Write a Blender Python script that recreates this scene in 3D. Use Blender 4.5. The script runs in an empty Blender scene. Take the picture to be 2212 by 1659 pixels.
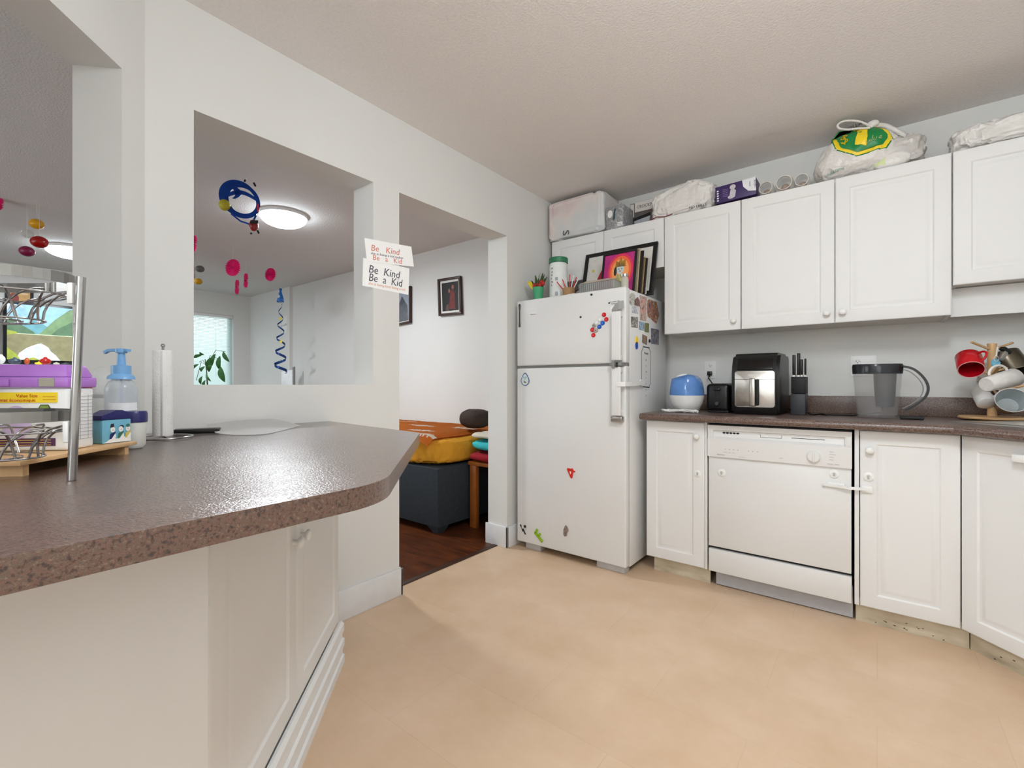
import bpy, bmesh, math, random
from mathutils import Vector, Matrix, noise
C = bpy.context.scene.collection
PI = math.pi
# ------------------------------------------------------------------ camera
F_PX, CXP, CYP, H = 1002.0, 1106.0, 831.0, 1.08
YAW = math.radians(38.2)
VD = Vector((-math.sin(YAW), math.cos(YAW), 0)); RD = Vector((math.cos(YAW), math.sin(YAW), 0)); ZD = Vector((0, 0, 1))
def ray(px, py): return VD + RD*((px-CXP)/F_PX) + ZD*((CYP-py)/F_PX)
def X(px, py, x): r = ray(px, py); return Vector((0,0,H)) + r*(x/r.x)
def Y(px, py, y): r = ray(px, py); return Vector((0,0,H)) + r*(y/r.y)
def Z(px, py, z): r = ray(px, py); return Vector((0,0,H)) + r*((z-H)/r.z)
def D(px, py, d): return Vector((0,0,H)) + ray(px, py)*d
cam = bpy.data.cameras.new('camera'); co = bpy.data.objects.new('camera', cam); C.objects.link(co)
co.location = (0,0,H); co.rotation_euler = (PI/2, 0, YAW)
cam.sensor_width = 36; cam.lens = F_PX/2212*36; cam.shift_y = 1.5/2212; cam.clip_start = .02
bpy.context.scene.camera = co
# ------------------------------------------------------------------ materials
def lin(c):
    return tuple(((v/255)/12.92 if v/255 <= .04045 else ((v/255+.055)/1.055)**2.4) for v in c) + (1,)
MC = {}
def mat(name, rgb, rough=.5, metal=0, var=.04, nscale=30, bump=0, bscale=60, trans=0, ior=1.45, emit=None, estr=0, spec=.5, coat=0, alpha=1, sss=0, sheen=0):
    if name in MC: return MC[name]
    m = bpy.data.materials.new(name); m.use_nodes = True; nt = m.node_tree; N = nt.nodes; L = nt.links
    b = N['Principled BSDF']
    c = lin(rgb)
    tc = N.new('ShaderNodeTexCoord'); no = N.new('ShaderNodeTexNoise'); no.inputs['Scale'].default_value = nscale; no.inputs['Detail'].default_value = 4
    L.new(tc.outputs['Object'], no.inputs['Vector'])
    cr = N.new('ShaderNodeValToRGB')
    cr.color_ramp.elements[0].position = .3; cr.color_ramp.elements[1].position = .7
    cr.color_ramp.elements[0].color = tuple(max(0, v*(1-var)) for v in c[:3])+(1,)
    cr.color_ramp.elements[1].color = tuple(min(1, v*(1+var)) for v in c[:3])+(1,)
    L.new(no.outputs['Fac'], cr.inputs['Fac']); L.new(cr.outputs['Color'], b.inputs['Base Color'])
    b.inputs['Roughness'].default_value = rough; b.inputs['Metallic'].default_value = metal
    b.inputs['Transmission Weight'].default_value = trans; b.inputs['IOR'].default_value = ior
    b.inputs['Specular IOR Level'].default_value = spec; b.inputs['Coat Weight'].default_value = coat
    b.inputs['Alpha'].default_value = alpha
    if sheen: b.inputs['Sheen Weight'].default_value = sheen
    if sss: b.inputs['Subsurface Weight'].default_value = sss; b.inputs['Subsurface Scale'].default_value = .02
    if emit: b.inputs['Emission Color'].default_value = lin(emit); b.inputs['Emission Strength'].default_value = estr
    if bump:
        n2 = N.new('ShaderNodeTexNoise'); n2.inputs['Scale'].default_value = bscale; n2.inputs['Detail'].default_value = 5
        L.new(tc.outputs['Object'], n2.inputs['Vector'])
        bp = N.new('ShaderNodeBump'); bp.inputs['Strength'].default_value = bump; bp.inputs['Distance'].default_value = .01
        L.new(n2.outputs['Fac'], bp.inputs['Height']); L.new(bp.outputs['Normal'], b.inputs['Normal'])
    MC[name] = m; return m
def ramp_mat(name, stops, scale=8, detail=8, rough=.3, bump=0, bscale=100, bdist=.001, mixscale=None, distort=0, stretch=(1,1,1), rot=0, kind='noise', coat=0, spec=.5):
    if name in MC: return MC[name]
    m = bpy.data.materials.new(name); m.use_nodes = True; nt = m.node_tree; N = nt.nodes; L = nt.links
    b = N['Principled BSDF']; b.inputs['Roughness'].default_value = rough; b.inputs['Coat Weight'].default_value = coat; b.inputs['Specular IOR Level'].default_value = spec
    tc = N.new('ShaderNodeTexCoord'); mp = N.new('ShaderNodeMapping'); mp.inputs['Scale'].default_value = stretch; mp.inputs['Rotation'].default_value = (0,0,rot)
    L.new(tc.outputs['Object'], mp.inputs['Vector'])
    if kind == 'voronoi':
        no = N.new('ShaderNodeTexVoronoi'); out = no.outputs['Color']
        sx = N.new('ShaderNodeSeparateColor'); L.new(out, sx.inputs[0]); out = sx.outputs[0]
    else:
        no = N.new('ShaderNodeTexNoise'); no.inputs['Detail'].default_value = detail; no.inputs['Distortion'].default_value = distort; out = no.outputs['Fac']
    no.inputs['Scale'].default_value = scale
    L.new(mp.outputs['Vector'], no.inputs['Vector'])
    cr = N.new('ShaderNodeValToRGB'); e = cr.color_ramp.elements
    while len(e) < len(stops): e.new(.5)
    for i, (p, c) in enumerate(stops): e[i].position = p; e[i].color = lin(c)
    if kind == 'voronoi': cr.color_ramp.interpolation = 'CONSTANT'
    L.new(out, cr.inputs['Fac']); L.new(cr.outputs['Color'], b.inputs['Base Color'])
    if bump:
        n2 = N.new('ShaderNodeTexNoise'); n2.inputs['Scale'].default_value = bscale; n2.inputs['Detail'].default_value = 3
        L.new(tc.outputs['Object'], n2.inputs['Vector'])
        bp = N.new('ShaderNodeBump'); bp.inputs['Strength'].default_value = bump; bp.inputs['Distance'].default_value = bdist
        L.new(n2.outputs['Fac'], bp.inputs['Height']); L.new(bp.outputs['Normal'], b.inputs['Normal'])
    if coat: b.inputs['Coat Roughness'].default_value = .10
    if coat and bump: L.new(bp.outputs['Normal'], b.inputs['Coat Normal'])
    MC[name] = m; return m
def brick_mat(name, c1, c2, cm, w, h, mortar, rough, rot=0, bumpd=.001, noise_mix=None, nscale=3, ndetail=6, nstretch=(1,1,1), offset=.5, nblend=.5, coat=0):
    m = bpy.data.materials.new(name); m.use_nodes = True; nt = m.node_tree; N = nt.nodes; L = nt.links
    b = N['Principled BSDF']; b.inputs['Roughness'].default_value = rough; b.inputs['Coat Weight'].default_value = coat
    tc = N.new('ShaderNodeTexCoord'); mp = N.new('ShaderNodeMapping'); mp.inputs['Rotation'].default_value = (0,0,rot)
    L.new(tc.outputs['Object'], mp.inputs['Vector'])
    br = N.new('ShaderNodeTexBrick'); br.inputs['Scale'].default_value = 1; br.inputs['Brick Width'].default_value = w; br.inputs['Row Height'].default_value = h
    br.inputs['Mortar Size'].default_value = mortar; br.offset = offset; br.inputs['Mortar Smooth'].default_value = .3
    br.inputs['Color1'].default_value = lin(c1); br.inputs['Color2'].default_value = lin(c2); br.inputs['Mortar'].default_value = lin(cm)
    L.new(mp.outputs['Vector'], br.inputs['Vector'])
    mp2 = N.new('ShaderNodeMapping'); mp2.inputs['Scale'].default_value = nstretch; mp2.inputs['Rotation'].default_value = (0,0,rot); L.new(tc.outputs['Object'], mp2.inputs['Vector'])
    no = N.new('ShaderNodeTexNoise'); no.inputs['Scale'].default_value = nscale; no.inputs['Detail'].default_value = ndetail; no.inputs['Roughness'].default_value = .65
    L.new(mp2.outputs['Vector'], no.inputs['Vector'])
    cr = N.new('ShaderNodeValToRGB'); e = cr.color_ramp.elements; e[0].position = .3; e[1].position = .7
    e[0].color = lin(noise_mix[0]); e[1].color = lin(noise_mix[1]); L.new(no.outputs['Fac'], cr.inputs['Fac'])
    mx = N.new('ShaderNodeMix'); mx.data_type = 'RGBA'; mx.inputs[0].default_value = nblend
    L.new(br.outputs['Color'], mx.inputs[6]); L.new(cr.outputs['Color'], mx.inputs[7]); L.new(mx.outputs[2], b.inputs['Base Color'])
    bp = N.new('ShaderNodeBump'); bp.inputs['Strength'].default_value = .4; bp.inputs['Distance'].default_value = bumpd; bp.invert = True
    L.new(br.outputs['Fac'], bp.inputs['Height']); L.new(bp.outputs['Normal'], b.inputs['Normal'])
    MC[name] = m; return m
M = {}
M['wall'] = mat('wall_paint', (220,220,217), .6, var=.012, nscale=3, bump=.05, bscale=250)
M['ceil'] = mat('ceiling_texture', (236,232,230), .9, var=.03, nscale=90, bump=.28, bscale=110)
M['lceil'] = mat('living_ceiling_texture', (222,221,219), .9, var=.02, nscale=90, bump=.5, bscale=110)
M['trim'] = mat('trim_paint', (222,223,224), .35, var=.03, nscale=20)
M['cab'] = mat('thermofoil_white', (226,226,225), .5, var=.008, nscale=5, spec=.3)
M['cabside'] = mat('cabinet_side_white', (214,212,208), .4, var=.01, nscale=5)
M['kick'] = ramp_mat('worn_plywood_kick', [(.3,(158,146,124)),(.45,(192,180,156)),(.6,(208,198,176)),(.75,(196,170,134))], scale=6, detail=8, rough=.7, stretch=(1,1,3))
M['lam'] = ramp_mat('brown_granite_laminate', [(.30,(40,28,24)),(.42,(76,52,43)),(.5,(106,74,60)),(.58,(80,66,54)),(.70,(124,96,80))], scale=240, detail=3, rough=.3, bump=.42, bscale=260, bdist=.0026, spec=.7, coat=.6)
M['lamR'] = ramp_mat('brown_speckled_laminate', [(.30,(58,46,41)),(.45,(92,74,66)),(.55,(114,93,84)),(.70,(132,112,102))], scale=220, detail=4, rough=.3, bump=.2, bscale=300, bdist=.001)
M['floor'] = brick_mat('vinyl_tile', (213,184,154), (204,174,144), (190,160,130), .62, .31, .0016, .38, rot=.0, noise_mix=((198,168,134),(222,196,170)), nscale=3.5, ndetail=9, nblend=.62, bumpd=.0006)
M['wood'] = brick_mat('dark_wood_floor', (72,36,18), (48,24,14), (22,11,7), .9, .085, .0016, .32, rot=0, noise_mix=((34,16,9),(128,68,32)), nscale=5, ndetail=8, nstretch=(1,9,1), nblend=.6)
M['white'] = mat('white_plastic', (232,232,230), .35, var=.01)
M['fridge'] = mat('fridge_enamel', (222,222,221), .28, var=.008, nscale=4, bump=.04, bscale=400)
M['black'] = mat('black_plastic', (16,16,17), .3, var=.1)
M['mblack'] = mat('matte_black', (20,20,21), .6, var=.1)
M['dgrey'] = mat('dark_grey', (52,54,57), .5, var=.08)
M['grey'] = mat('grey_plastic', (130,130,128), .5, var=.04)
M['chrome'] = mat('chrome', (176,176,176), .14, 1, var=.03)
M['steel'] = mat('brushed_steel', (190,186,180), .28, 1, var=.05, nscale=50)
M['glass'] = mat('clear_glass', (250,252,252), .03, trans=1, ior=1.3, var=0)
M['clearp'] = mat('clear_plastic', (238,242,244), .08, alpha=.28, var=0)
M['paper'] = mat('white_paper', (250,250,249), .8, var=.01)
M['woodl'] = mat('light_wood', (206,168,122), .5, var=.1, nscale=14)
M['ink'] = mat('black_ink', (30,30,34), .6)
M['red'] = mat('red_glossy', (196,20,26), .3)
M['blue'] = mat('blue_glossy', (24,84,180), .3)
M['green'] = mat('green_print', (22,130,66), .4)
M['yellow'] = mat('yellow_print', (244,212,40), .45)
M['lblue'] = mat('light_blue_plastic', (120,172,220), .35)
M['navy'] = mat('navy_plastic', (38,38,98), .35)
M['purple'] = mat('purple_plastic', (176,118,204), .38)
def pm(name, rgb, **k): return mat(name, rgb, **k)
# ------------------------------------------------------------------ objects
XF = {}
class Fr:                      # a plane to draw on: origin, u, v, normal
    def __init__(s, o, u, v, n=None):
        s.o = Vector(o); s.u = Vector(u).normalized(); s.v = Vector(v).normalized(); s.n = Vector(n).normalized() if n else s.u.cross(s.v).normalized()
    def p(s, a, b, c=0): return s.o + s.u*a + s.v*b + s.n*c
    def m(s): 
        m = Matrix.Identity(4)
        for i in range(3): m[i][0] = s.u[i]; m[i][1] = s.v[i]; m[i][2] = s.n[i]; m[i][3] = s.o[i]
        return m
class MB:
    def __init__(s): s.b = bmesh.new()
    def faces_from(s, vs, fs, m=0):
        v = [s.b.verts.new(p) for p in vs]; out = []
        for f in fs:
            try: g = s.b.faces.new([v[i] for i in f]); g.material_index = m; out.append(g)
            except ValueError: pass
        return v, out
    def hexa(s, P, m=0, bev=0, seg=2):
        v, f = s.faces_from(P, [(0,3,2,1),(4,5,6,7),(0,1,5,4),(1,2,6,5),(2,3,7,6),(3,0,4,7)], m)
        if bev:
            es = list({e for g in f for e in g.edges})
            r = bmesh.ops.bevel(s.b, geom=es, offset=bev, segments=seg, affect='EDGES', profile=.5)
            for g in r['faces']: g.material_index = m
        return s
    def box(s, a, b, m=0, bev=0, seg=2):
        x0,x1 = sorted((a[0],b[0])); y0,y1 = sorted((a[1],b[1])); z0,z1 = sorted((a[2],b[2]))
        return s.hexa([(x0,y0,z0),(x1,y0,z0),(x1,y1,z0),(x0,y1,z0),(x0,y0,z1),(x1,y0,z1),(x1,y1,z1),(x0,y1,z1)], m, bev, seg)
    def fbox(s, F, a, b, m=0, bev=0, seg=2):   # box in a frame
        u0,u1 = sorted((a[0],b[0])); v0,v1 = sorted((a[1],b[1])); n0,n1 = sorted((a[2],b[2]))
        return s.hexa([F.p(*q) for q in [(u0,v0,n0),(u1,v0,n0),(u1,v1,n0),(u0,v1,n0),(u0,v0,n1),(u1,v0,n1),(u1,v1,n1),(u0,v1,n1)]], m, bev, seg)
    def prism(s, poly, z0, z1, m=0, bev=0, F=None, mside=None):
        F = F or Fr((0,0,0),(1,0,0),(0,1,0))
        n = len(poly); P = [F.p(a,b,z0) for a,b in poly]+[F.p(a,b,z1) for a,b in poly]
        v, f = s.faces_from(P, [tuple(reversed(range(n))), tuple(range(n,2*n))]+[(i,(i+1)%n,n+(i+1)%n,n+i) for i in range(n)], m)
        if mside is not None:
            for g in f[2:]: g.material_index = mside
        if bev:
            es = [e for e in f[1].edges]
            r = bmesh.ops.bevel(s.b, geom=es, offset=bev, segments=3, affect='EDGES', profile=.5)
            for g in r['faces']: g.material_index = m if mside is None else mside
        return s
    def cyl(s, p0, p1, r0, r1=None, seg=24, m=0, cap=True):
        p0, p1 = Vector(p0), Vector(p1); r1 = r0 if r1 is None else r1
        d = (p1-p0).normalized(); u = d.orthogonal().normalized(); w = d.cross(u)
        P = [p0+(u*math.cos(2*PI*i/seg)+w*math.sin(2*PI*i/seg))*r0 for i in range(seg)]+[p1+(u*math.cos(2*PI*i/seg)+w*math.sin(2*PI*i/seg))*r1 for i in range(seg)]
        fs = [(i,(i+1)%seg,seg+(i+1)%seg,seg+i) for i in range(seg)]
        if cap: fs += [tuple(reversed(range(seg))), tuple(range(seg,2*seg))]
        s.faces_from(P, fs, m); return s
    def lathe(s, prof, o=(0,0,0), axis=(0,0,1), seg=32, m=0, sx=1, sy=1, xdir=None, mats=None):
        o = Vector(o); d = Vector(axis).normalized(); u = Vector(xdir).normalized() if xdir else (Vector((1,0,0)) if abs(d.z) > .99 else d.orthogonal().normalized()); w = d.cross(u)
        P = []; n = len(prof)
        for r, h in prof:
            for i in range(seg):
                a = 2*PI*i/seg; P.append(o+d*h+u*math.cos(a)*r*sx+w*math.sin(a)*r*sy)
        v = [s.b.verts.new(p) for p in P]
        for k in range(n-1):
            for i in range(seg):
                j = (i+1) % seg
                g = s.b.faces.new([v[k*seg+i], v[k*seg+j], v[(k+1)*seg+j], v[(k+1)*seg+i]]); g.material_index = mats[k] if mats else m
        if prof[0][0] > 1e-6:
            pass
        bmesh.ops.remove_doubles(s.b, verts=v, dist=1e-6)
        return s
    def tube(s, pts, r, seg=8, m=0, closed=False, flat=None):
        pts = [Vector(p) for p in pts]; n = len(pts); rings = []
        t0 = (pts[1]-pts[0]).normalized(); nrm = t0.orthogonal().normalized()
        for i, p in enumerate(pts):
            if closed: t = (pts[(i+1)%n]-pts[i-1]).normalized()
            else: t = (pts[min(i+1,n-1)]-pts[max(i-1,0)]).normalized()
            nrm = (nrm - t*nrm.dot(t)); nrm = nrm.normalized() if nrm.length > 1e-6 else t.orthogonal().normalized()
            bi = t.cross(nrm); rr = r[i] if isinstance(r, (list,tuple)) else r
            rings.append([s.b.verts.new(p+nrm*math.cos(2*PI*k/seg)*rr+bi*math.sin(2*PI*k/seg)*rr) for k in range(seg)])
        for i in range(n if closed else n-1):
            a, b = rings[i], rings[(i+1)%n]
            for k in range(seg):
                g = s.b.faces.new([a[k], a[(k+1)%seg], b[(k+1)%seg], b[k]]); g.material_index = m
        if not closed:
            for q, rv in ((rings[0], True), (rings[-1], False)):
                g = s.b.faces.new(list(reversed(q)) if rv else q); g.material_index = m
        return s
    def strip(s, pts, dirs, w, th=.0015, m=0):    # ribbon with thickness
        pts = [Vector(p) for p in pts]; prev = None
        for i, p in enumerate(pts):
            t = (pts[min(i+1,len(pts)-1)]-pts[max(i-1,0)]).normalized(); d = Vector(dirs[i] if isinstance(dirs, list) else dirs).normalized(); nn = t.cross(d).normalized()
            ww = w[i] if isinstance(w, list) else w
            ring = [s.b.verts.new(p+d*a*ww/2+nn*b*th/2) for a, b in ((-1,-1),(1,-1),(1,1),(-1,1))]
            if prev:
                for k in range(4):
                    g = s.b.faces.new([prev[k], prev[(k+1)%4], ring[(k+1)%4], ring[k]]); g.material_index = m
            else: s.b.faces.new(ring[::-1]).material_index = m
            prev = ring
        s.b.faces.new(prev).material_index = m
        return s
    def ball(s, c, r, m=0, seg=20, rings=12, sc=(1,1,1), fn=None):
        c = Vector(c); P = []
        for i in range(rings+1):
            th = PI*i/rings
            for j in range(seg):
                ph = 2*PI*j/seg; q = Vector((math.sin(th)*math.cos(ph)*sc[0], math.sin(th)*math.sin(ph)*sc[1], math.cos(th)*sc[2]))*r
                if fn: q = fn(q)
                P.append(c+q)
        v = [s.b.verts.new(p) for p in P]
        for i in range(rings):
            for j in range(seg):
                g = s.b.faces.new([v[i*seg+j], v[(i+1)*seg+j], v[(i+1)*seg+(j+1)%seg], v[i*seg+(j+1)%seg]]); g.material_index = m
        bmesh.ops.remove_doubles(s.b, verts=v, dist=1e-6); return s
    def sack(s, c, half, e=.45, amp=.02, fs=6, seed=0, seg=56, rings=36, m=0, topfn=None, matfn=None, cr=0):
        # soft rectangular volume (superellipsoid) with creases, flat bottom at c.z
        c = Vector(c); v = []; 
        sg = lambda t, k: math.copysign(abs(t)**k, t)
        for i in range(rings+1):
            th = -PI/2+PI*i/rings
            for j in range(seg):
                ph = 2*PI*j/seg
                x = sg(math.cos(th),e)*sg(math.cos(ph),e); y = sg(math.cos(th),e)*sg(math.sin(ph),e); z = sg(math.sin(th),e)
                q = Vector((x*half[0], y*half[1], z*half[2]))
                nn = Vector((x,y,z)).normalized()
                k = noise.noise(q*fs+Vector((seed,seed*2,0))); k2 = 1-abs(noise.noise(q*fs*1.9+Vector((0,seed,seed))))*2.6; k3 = 1-abs(noise.noise(q*fs*4.3+Vector((seed,0,seed))+Vector((k,k2,0))*1.2))*3
                q = q + nn*amp*(k*.8+k2*.5+k3*cr-.4-cr*.5)
                if topfn: q = topfn(q)
                q.z = max(q.z, -half[2]); v.append(s.b.verts.new(c+Vector((0,0,half[2]))+q))
        for i in range(rings):
            for j in range(seg):
                vs = [v[i*seg+j], v[i*seg+(j+1)%seg], v[(i+1)*seg+(j+1)%seg], v[(i+1)*seg+j]]
                try:
                    g = s.b.faces.new(vs); g.material_index = m
                    if matfn: g.material_index = matfn(g.calc_center_median()-c)
                except ValueError: pass
        bmesh.ops.remove_doubles(s.b, verts=v, dist=1e-6); return s
    def poly(s, F, pts, n0=0, th=.0008, m=0): return s.prism(pts, n0, n0+th, m, F=F)
    def disc(s, F, cx, cy, rx, ry=None, n0=0, th=.0008, m=0, seg=24, a0=0, a1=2*PI):
        ry = rx if ry is None else ry
        return s.prism([(cx+rx*math.cos(a0+(a1-a0)*i/seg), cy+ry*math.sin(a0+(a1-a0)*i/seg)) for i in range(seg)], n0, n0+th, m, F=F)
    def rect(s, F, x0, y0, x1, y1, n0=0, th=.0008, m=0): return s.prism([(x0,y0),(x1,y0),(x1,y1),(x0,y1)], n0, n0+th, m, F=F)
    def text(s, F, txt, x, y, size, n0=0, th=.0004, m=0, shear=0, sx=1, rot=0, align='LEFT'):
        cu = bpy.data.curves.new('t', 'FONT'); cu.body = txt; cu.size = size; cu.extrude = th/2; cu.shear = shear; cu.align_x = align; cu.resolution_u = 2
        ob = bpy.data.objects.new('t', cu); C.objects.link(ob)
        dg = bpy.context.evaluated_depsgraph_get(); me = bpy.data.meshes.new_from_object(ob.evaluated_get(dg))
        bpy.data.objects.remove(ob); bpy.data.curves.remove(cu)
        T = F.m() @ Matrix.Translation((x,y,n0+th/2)) @ Matrix.Rotation(rot,4,'Z') @ Matrix.Diagonal((sx,1,1,1))
        n0v = len(s.b.verts); nf = len(s.b.faces); s.b.from_mesh(me); s.b.verts.ensure_lookup_table(); s.b.faces.ensure_lookup_table()
        for vv in s.b.verts[n0v:]: vv.co = T @ vv.co
        for ff in s.b.faces[nf:]: ff.material_index = m
        bpy.data.meshes.remove(me); return s
    def rotate(s, Mx):
        for v in s.b.verts: v.co = Mx @ v.co
        return s
    def build(s, name, mats, parent=None, smooth=35, local=False, origin=None, keepn=False):
        if not keepn: bmesh.ops.recalc_face_normals(s.b, faces=s.b.faces)
        if parent is not None:
            Mx = XF[parent.name]
            if not local:
                inv = Mx.inverted()
                for v in s.b.verts: v.co = inv @ v.co
        else:
            if origin is None:
                xs = [v.co.x for v in s.b.verts]; ys = [v.co.y for v in s.b.verts]; zs = [v.co.z for v in s.b.verts]
                origin = ((min(xs)+max(xs))/2, (min(ys)+max(ys))/2, min(zs))
            Mx = Matrix.Translation(origin); inv = Mx.inverted()
            for v in s.b.verts: v.co = inv @ v.co
        me = bpy.data.meshes.new(name); s.b.to_mesh(me); s.b.free()
        for m in (mats if isinstance(mats, list) else [mats]): me.materials.append(m)
        if smooth: me.shade_smooth(); me.set_sharp_from_angle(angle=math.radians(smooth))
        o = bpy.data.objects.new(name, me); C.objects.link(o)
        if parent is not None: o.parent = parent
        else: o.location = Mx.translation
        XF[o.name] = Mx; return o
def cat(pts, n=6):      # smooth curve through points
    P = [Vector(p) for p in pts]; out = []
    for i in range(len(P)-1):
        a, b, c, d = P[max(i-1,0)], P[i], P[i+1], P[min(i+2,len(P)-1)]
        for k in range(n):
            t = k/n; out.append(.5*((2*b)+(c-a)*t+(2*a-5*b+4*c-d)*t*t+(3*b-a-3*c+d)*t*t*t))
    return out+[P[-1]]
def tag(o, label, cat, group=None, kind=None):
    if label: o['label'] = label
    if cat: o['category'] = cat
    if group: o['group'] = group
    if kind: o['kind'] = kind
    return o
def thing(name, label, cat, loc, rotz=0, group=None):
    o = bpy.data.objects.new(name, None); C.objects.link(o); o.location = loc; o.rotation_euler = (0,0,rotz); o.empty_display_size = .05
    XF[o.name] = Matrix.Translation(loc) @ Matrix.Rotation(rotz,4,'Z'); return tag(o, label, cat, group)
def struct(mb, name, m, smooth=35, **k):
    o = mb.build(name, m, smooth=smooth, **k); o['kind'] = 'structure'; return o
def dup(root, Mx, label=None, group=None):
    r = root.copy(); C.objects.link(r); r.matrix_world = Mx
    XF[r.name] = Mx
    if label: r['label'] = label
    if group: r['group'] = group
    for ch in list(root.children):
        c = ch.copy(); C.objects.link(c); c.parent = r; XF[c.name] = Mx
        for g in ch.children:
            d = g.copy(); C.objects.link(d); d.parent = c; XF[d.name] = Mx
    return r
EXPO = 0.04
# ================================================================== SETTING
CEIL = 2.445; WX = -1.93; WXB = -2.095; WY = 3.2
def wallF(x): return Fr((x,0,0),(0,1,0),(0,0,1),(1,0,0))
# left wall with the pass-through opening and the doorway: built as one solid with holes (blocks along y)
O1 = (.603, 1.359); DW = (1.515, 2.398); OT = 2.068
b = MB()
for (y0,y1,z0,z1) in [(.461,O1[0],0,CEIL),(O1[0],O1[1],0,H),(O1[0],O1[1],OT,CEIL),(O1[1],DW[0],0,CEIL),(DW[0],DW[1],OT,CEIL),(DW[1],WY,0,CEIL)]:
    b.box((WXB,y0,z0),(WX,y1,z1))
bmesh.ops.remove_doubles(b.b, verts=b.b.verts, dist=1e-5)
struct(b, 'wall_left', M['wall'], smooth=0, origin=(0,0,0))
# angled wall (45 degrees) with the wide opening over the counter
S2 = math.sqrt(.5)
A45 = Fr((WX,.461,0),(S2,-S2,0),(0,0,1),(S2,S2,0))
b = MB(); TH = .14
def b45(t0,t1,z0,z1): b.fbox(A45,(t0,z0,-TH),(t1,z1,0))
b45(0,.107,0,CEIL); b45(.107,.95,0,H); b45(.107,.95,OT,CEIL); b45(.95,1.3,0,CEIL)
# wedge filling the mitre between the two walls
b.prism([(WX,.461),(WXB,.461),(WXB,.40),(WX-TH*S2,.461-TH*S2)],0,CEIL)
struct(b, 'wall_angled', M['wall'], smooth=0, origin=(0,0,0))
ax, ay = WX+1.3*S2, .461-1.3*S2
b = MB().box((ax-.12,ay-1.8,0),(ax,ay+.02,CEIL)); struct(b,'wall_side',M['wall'],smooth=0,origin=(0,0,0))
b = MB().box((-7.9,WY,0),(1.42,WY+.12,CEIL)); b.box((-7.75,WY-.045,0),(-6.42,WY,CEIL)); struct(b,'wall_back',M['wall'],smooth=0,origin=(0,0,0))
b = MB().box((1.3,-2.3,0),(1.42,WY,CEIL)); struct(b,'wall_right',M['wall'],smooth=0,origin=(0,0,0))
b = MB()
for (x0,x1,z0,z1) in [(-7.9,-5.6,0,CEIL),(-5.6,-2.6,0,.9),(-5.6,-2.6,2.15,CEIL),(-2.6,-.1,0,CEIL),(-.1,1.05,0,.95),(-.1,1.05,2.15,CEIL),(1.05,1.42,0,CEIL)]: b.box((x0,-2.42,z0),(x1,-2.3,z1))
struct(b,'wall_front',M['wall'],smooth=0,origin=(0,0,0))
for i,(x0,x1,z0) in enumerate(((-.1,1.05,.95),(-5.6,-2.6,.9))):  # unseen windows behind the camera, added to let in soft fill daylight
    w_ = MB()
    for (a0,a1,c0,c1) in ((x0,x0+.05,z0,2.15),(x1-.05,x1,z0,2.15),(x0,x1,z0,z0+.05),(x0,x1,2.10,2.15),((x0+x1)/2-.025,(x0+x1)/2+.025,z0,2.15)): w_.box((a0,-2.39,c0),(a1,-2.34,c1))
    struct(w_,'window_%d'%(i+2),M['trim'],origin=((x0+x1)/2,-2.36,z0))
# far living room wall with window
LX = -7.67; WN = (1.75,2.915,.85,2.125)
b = MB()
for (y0,y1,z0,z1) in [(-2.3,WN[0],0,CEIL),(WN[0],WN[1],0,WN[2]),(WN[0],WN[1],WN[3],CEIL),(WN[1],WY-.045,0,CEIL)]: b.box((LX-.14,y0,z0),(LX,y1,z1))
struct(b,'wall_living',M['wall'],smooth=0,origin=(0,0,0))
b = MB().box((-7.9,-2.42,-.1),(-2.02,WY+.1,0)); struct(b,'floor_living',M['wood'],smooth=0,origin=(0,0,0))
b = MB().box((-2.02,-2.42,-.1),(1.42,WY+.1,0)); struct(b,'floor',M['floor'],smooth=0,origin=(0,0,0))
b = MB().box((-2.036,DW[0]+.015,0),(-2.0,DW[1]-.015,.006),bev=.002); struct(b,'trim_1',pm('threshold_dark',(58,34,22)),origin=(0,0,0))
b = MB().prism([(WX-.08,-2.42),(1.42,-2.42),(1.42,WY+.1),(WX-.08,WY+.1)],CEIL,CEIL+.1); struct(b,'ceiling',M['ceil'],smooth=0,origin=(0,0,0))
b = MB().box((-7.9,-2.42,CEIL),(WX-.08,WY+.1,CEIL+.1)); struct(b,'ceiling_living',M['lceil'],smooth=0,origin=(0,0,0))
# baseboards
b = MB(); BH=.138
b.box((WX,1.0,0),(WX+.014,DW[0]+.014,BH),bev=.003); b.box((WXB-.014,DW[0],0),(WX+.014,DW[0]+.014,BH),bev=.003)
struct(b,'baseboard_left',M['trim'],origin=(0,0,0))
b = MB(); b.box((WX,DW[1]-.014,0),(WX+.014,WY,BH),bev=.003); b.box((WXB-.014,DW[1]-.014,0),(WX+.014,DW[1],BH),bev=.003)
struct(b,'baseboard_right',M['trim'],origin=(0,0,0))
b = MB().box((-7.6,WY-.014,0),(WXB,WY,BH),bev=.003); struct(b,'baseboard_back',M['trim'],origin=(0,0,0))
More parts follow.
